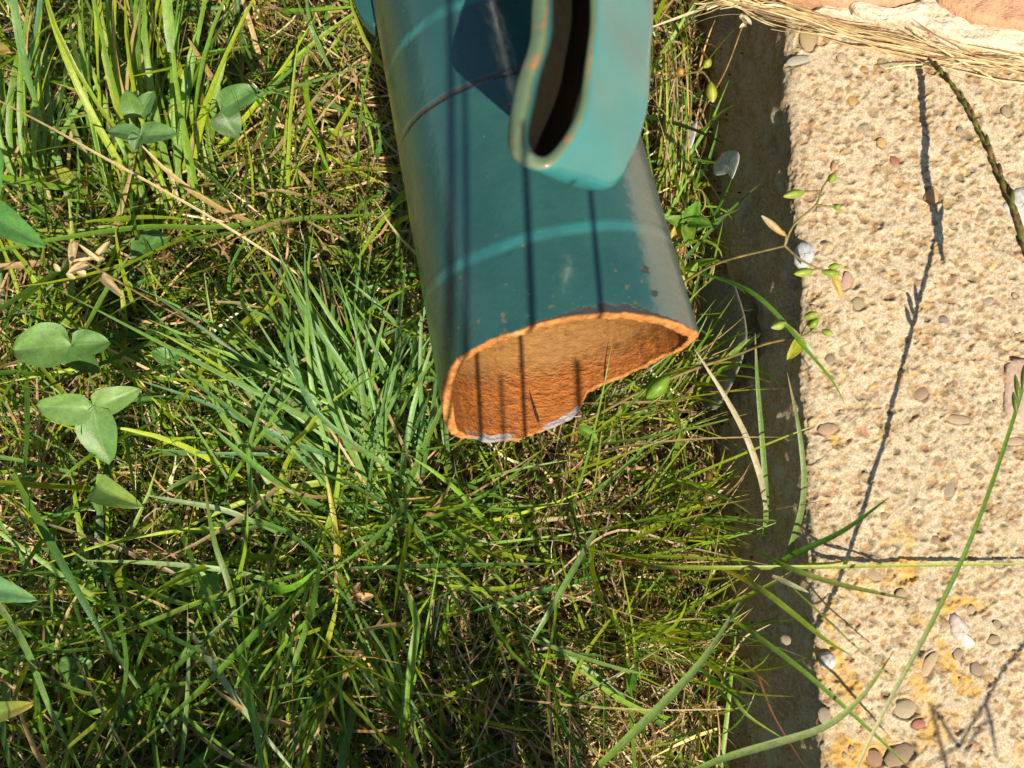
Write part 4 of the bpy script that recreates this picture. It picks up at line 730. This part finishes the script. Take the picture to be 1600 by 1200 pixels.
# ------------------------------------------------------------------ white chips
def chip(label, outline, z, th, col, tilt=0.0, name='stone_chip', cat='chip'):
    P = np.array([at(x, y, z) for x, y in outline]); c = P.mean(0); b = c.copy(); R = spline(np.vstack([P, P[:1]]), 29)[:-1]; n = len(R); V = [R + [0, 0, -th]]
    for f, h in ((1, -.2 * th), (.93, .35 * th), (.7, .75 * th), (.35, th), (.05, 1.02 * th)): V.append(c + (R - c) * f + np.column_stack([0 * R[:, 0], 0 * R[:, 0], np.full(n, h) + rng.normal(0, .08 * th, n)]))
    V = np.vstack(V); V[:, 2] += (V[:, 0] - c[0]) * tilt; Fq = [(i * n + j, i * n + (j + 1) % n, (i + 1) * n + (j + 1) % n, (i + 1) * n + j) for i in range(5) for j in range(n)]
    o = obj(name, mesh(name, V - b, np.array(Fq), M_PEB), None, b); o.color = (*col, 1); return tag(o, label, cat)
chip('white and pink shell fragment bedded in the concrete at lower right', [(1483, 962), (1492, 957), (1510, 975), (1513, 992), (1524, 1005), (1514, 1014), (1497, 1003), (1486, 985)], KH + .0004, .0018, (.52, .43, .38))
chip('grey white flint chip on the kerb edge below the chickweed buds', [(1240, 392), (1252, 378), (1270, 385), (1272, 402), (1258, 418), (1243, 412)], KH - .0002, .0014, (.36, .37, .37))
chip('small white chip at the kerb edge beside the lichen', [(1281, 1022), (1296, 1018), (1306, 1030), (1300, 1045), (1284, 1042)], KH - .001, .0022, (.42, .42, .38))
chip('white rounded lump half out of frame at the right edge', [(1566, 322), (1585, 296), (1620, 292), (1628, 340), (1590, 350)], KH, .0016, (.45, .43, .40))
chip('pinkish flat stone at the right edge beside a dark crack', [(1572, 570), (1590, 560), (1640, 575), (1640, 655), (1590, 660), (1570, 640)], KH + .0002, .0009, (.42, .30, .22))
chip('white droplet shaped splash on the dark kerb side near the top', [(1124, 243), (1132, 235), (1143, 246), (1146, 262), (1141, 284), (1137, 272), (1126, 260)], .066, .0010, (.5, .54, .56), tilt=3.4, name='white_splash', cat='splash')
chip('pale twisted scrap at the foot of the kerb beside the pipe', [(1076, 200), (1086, 196), (1082, 225), (1072, 250), (1060, 246), (1066, 226)], .03, .0014, (.42, .42, .42), tilt=1.5, name='paper_scrap', cat='scrap')
chip('grey cement smear on the shaded kerb side beside the pipe mouth', [(1085, 450), (1120, 440), (1133, 480), (1140, 560), (1118, 640), (1098, 600), (1090, 520)], .032, .0012, (.16, .15, .12), tilt=3.6, name='cement_patch', cat='cement')

# ------------------------------------------------------------------ tall grass behind the photographer: it throws the dappled shade at the bottom
def tall():
    n = 1700; x = rng.uniform(-.52, .06, n); y = rng.uniform(-.42, -.19, n); P0 = np.stack([x, y, 0 * x], 1); L = rng.uniform(.12, .29, n)
    P2 = P0 + np.stack([rng.normal(0, .03, n), rng.normal(-.01, .02, n), L], 1); ymax = -.135 - P2[:, 2] * -.25; P2[:, 1] = np.minimum(P2[:, 1], -.17 + .2 * P2[:, 2]); P1 = (P0 + P2) / 2 + np.stack([rng.normal(0, .01, n), rng.normal(-.01, .01, n), 0 * x + .02], 1)
    c = vcol(G_MID, .25, n); V, Fq, Cc, Bb = ribbon_arrays(bez(P0, P1, P2, 8), rng.uniform(.002, .006, n), c, c, c)
    tag(obj('tall_grass', mesh('tall_grass', V, Fq, M_BLADE, Cc, Bb)), 'tall green meadow grass just beyond the bottom edge of the picture', 'tall grass', kind='stuff')
    # flowering stalks whose thin shadows run along the pipe
    for k, (px, py, z, w, tau, ex) in enumerate([(828, 400, .208, .0015, .27, .045), (930, 400, .206, .0013, .27, .045), (775, 640, .108, .0012, .36, .02), (905, 570, .112, .0019, .36, .0), (702, 330, .19, .0017, .30, .10), (726, 330, .195, .0011, .30, .06)]):
        Q = at(px, py, z); Sp = Q - np.array(LD) * tau; e = np.array([-.02, 1, 0]); Ld = np.array(LD) / -LD.z; al = 1.12; d = al * e - Ld; d = d / d[2]
        p0 = Sp - d * Sp[2]; p1 = Sp + d * ex; r = thing('grass_stalk', ['slim', 'thin', 'wiry', 'stout', 'pale', 'fine'][k] + ' bare grass stalk standing just below the bottom edge of the picture', 'grass stalk', p0)
        part_tube('stem', [p0, lerp(p0, p1, .5), p1], [w, w * .8], (.2, .27, .06), r, p0, sides=7)
    # one more stalk, its shadow falls over the bottom right corner of the kerb
    pts = [at(x, y, KH) - np.array(LD) * t for x, y, t in ((1480, 1200, .27), (1500, 1165, .23), (1535, 1105, .20), (1570, 1045, .17), (1620, 975, .15))]; foot = pts[0] + np.array([.0, -.06, 0]); foot[2] = KH - .1
    r = thing('grass_stalk', 'bent grass stalk just outside the bottom right corner, its shadow lying on the kerb', 'grass stalk', foot)
    part_tube('stem', [foot] + pts, [.0010, .0007], (.2, .27, .06), r, foot, sides=7)
    for (x, y, t, x2, y2, t2) in ((1540, 1095, .19, 1560, 1190, .24), (1500, 1165, .23, 1440, 1200, .25), (1545, 1120, .2, 1500, 1190, .22)): part_leaf('leaf', at(x, y, KH) - np.array(LD) * t, at(x2, y2, KH) - np.array(LD) * t2, .0018, (.14, .25, .04), r, foot, mat=M_BLADE)
tall()
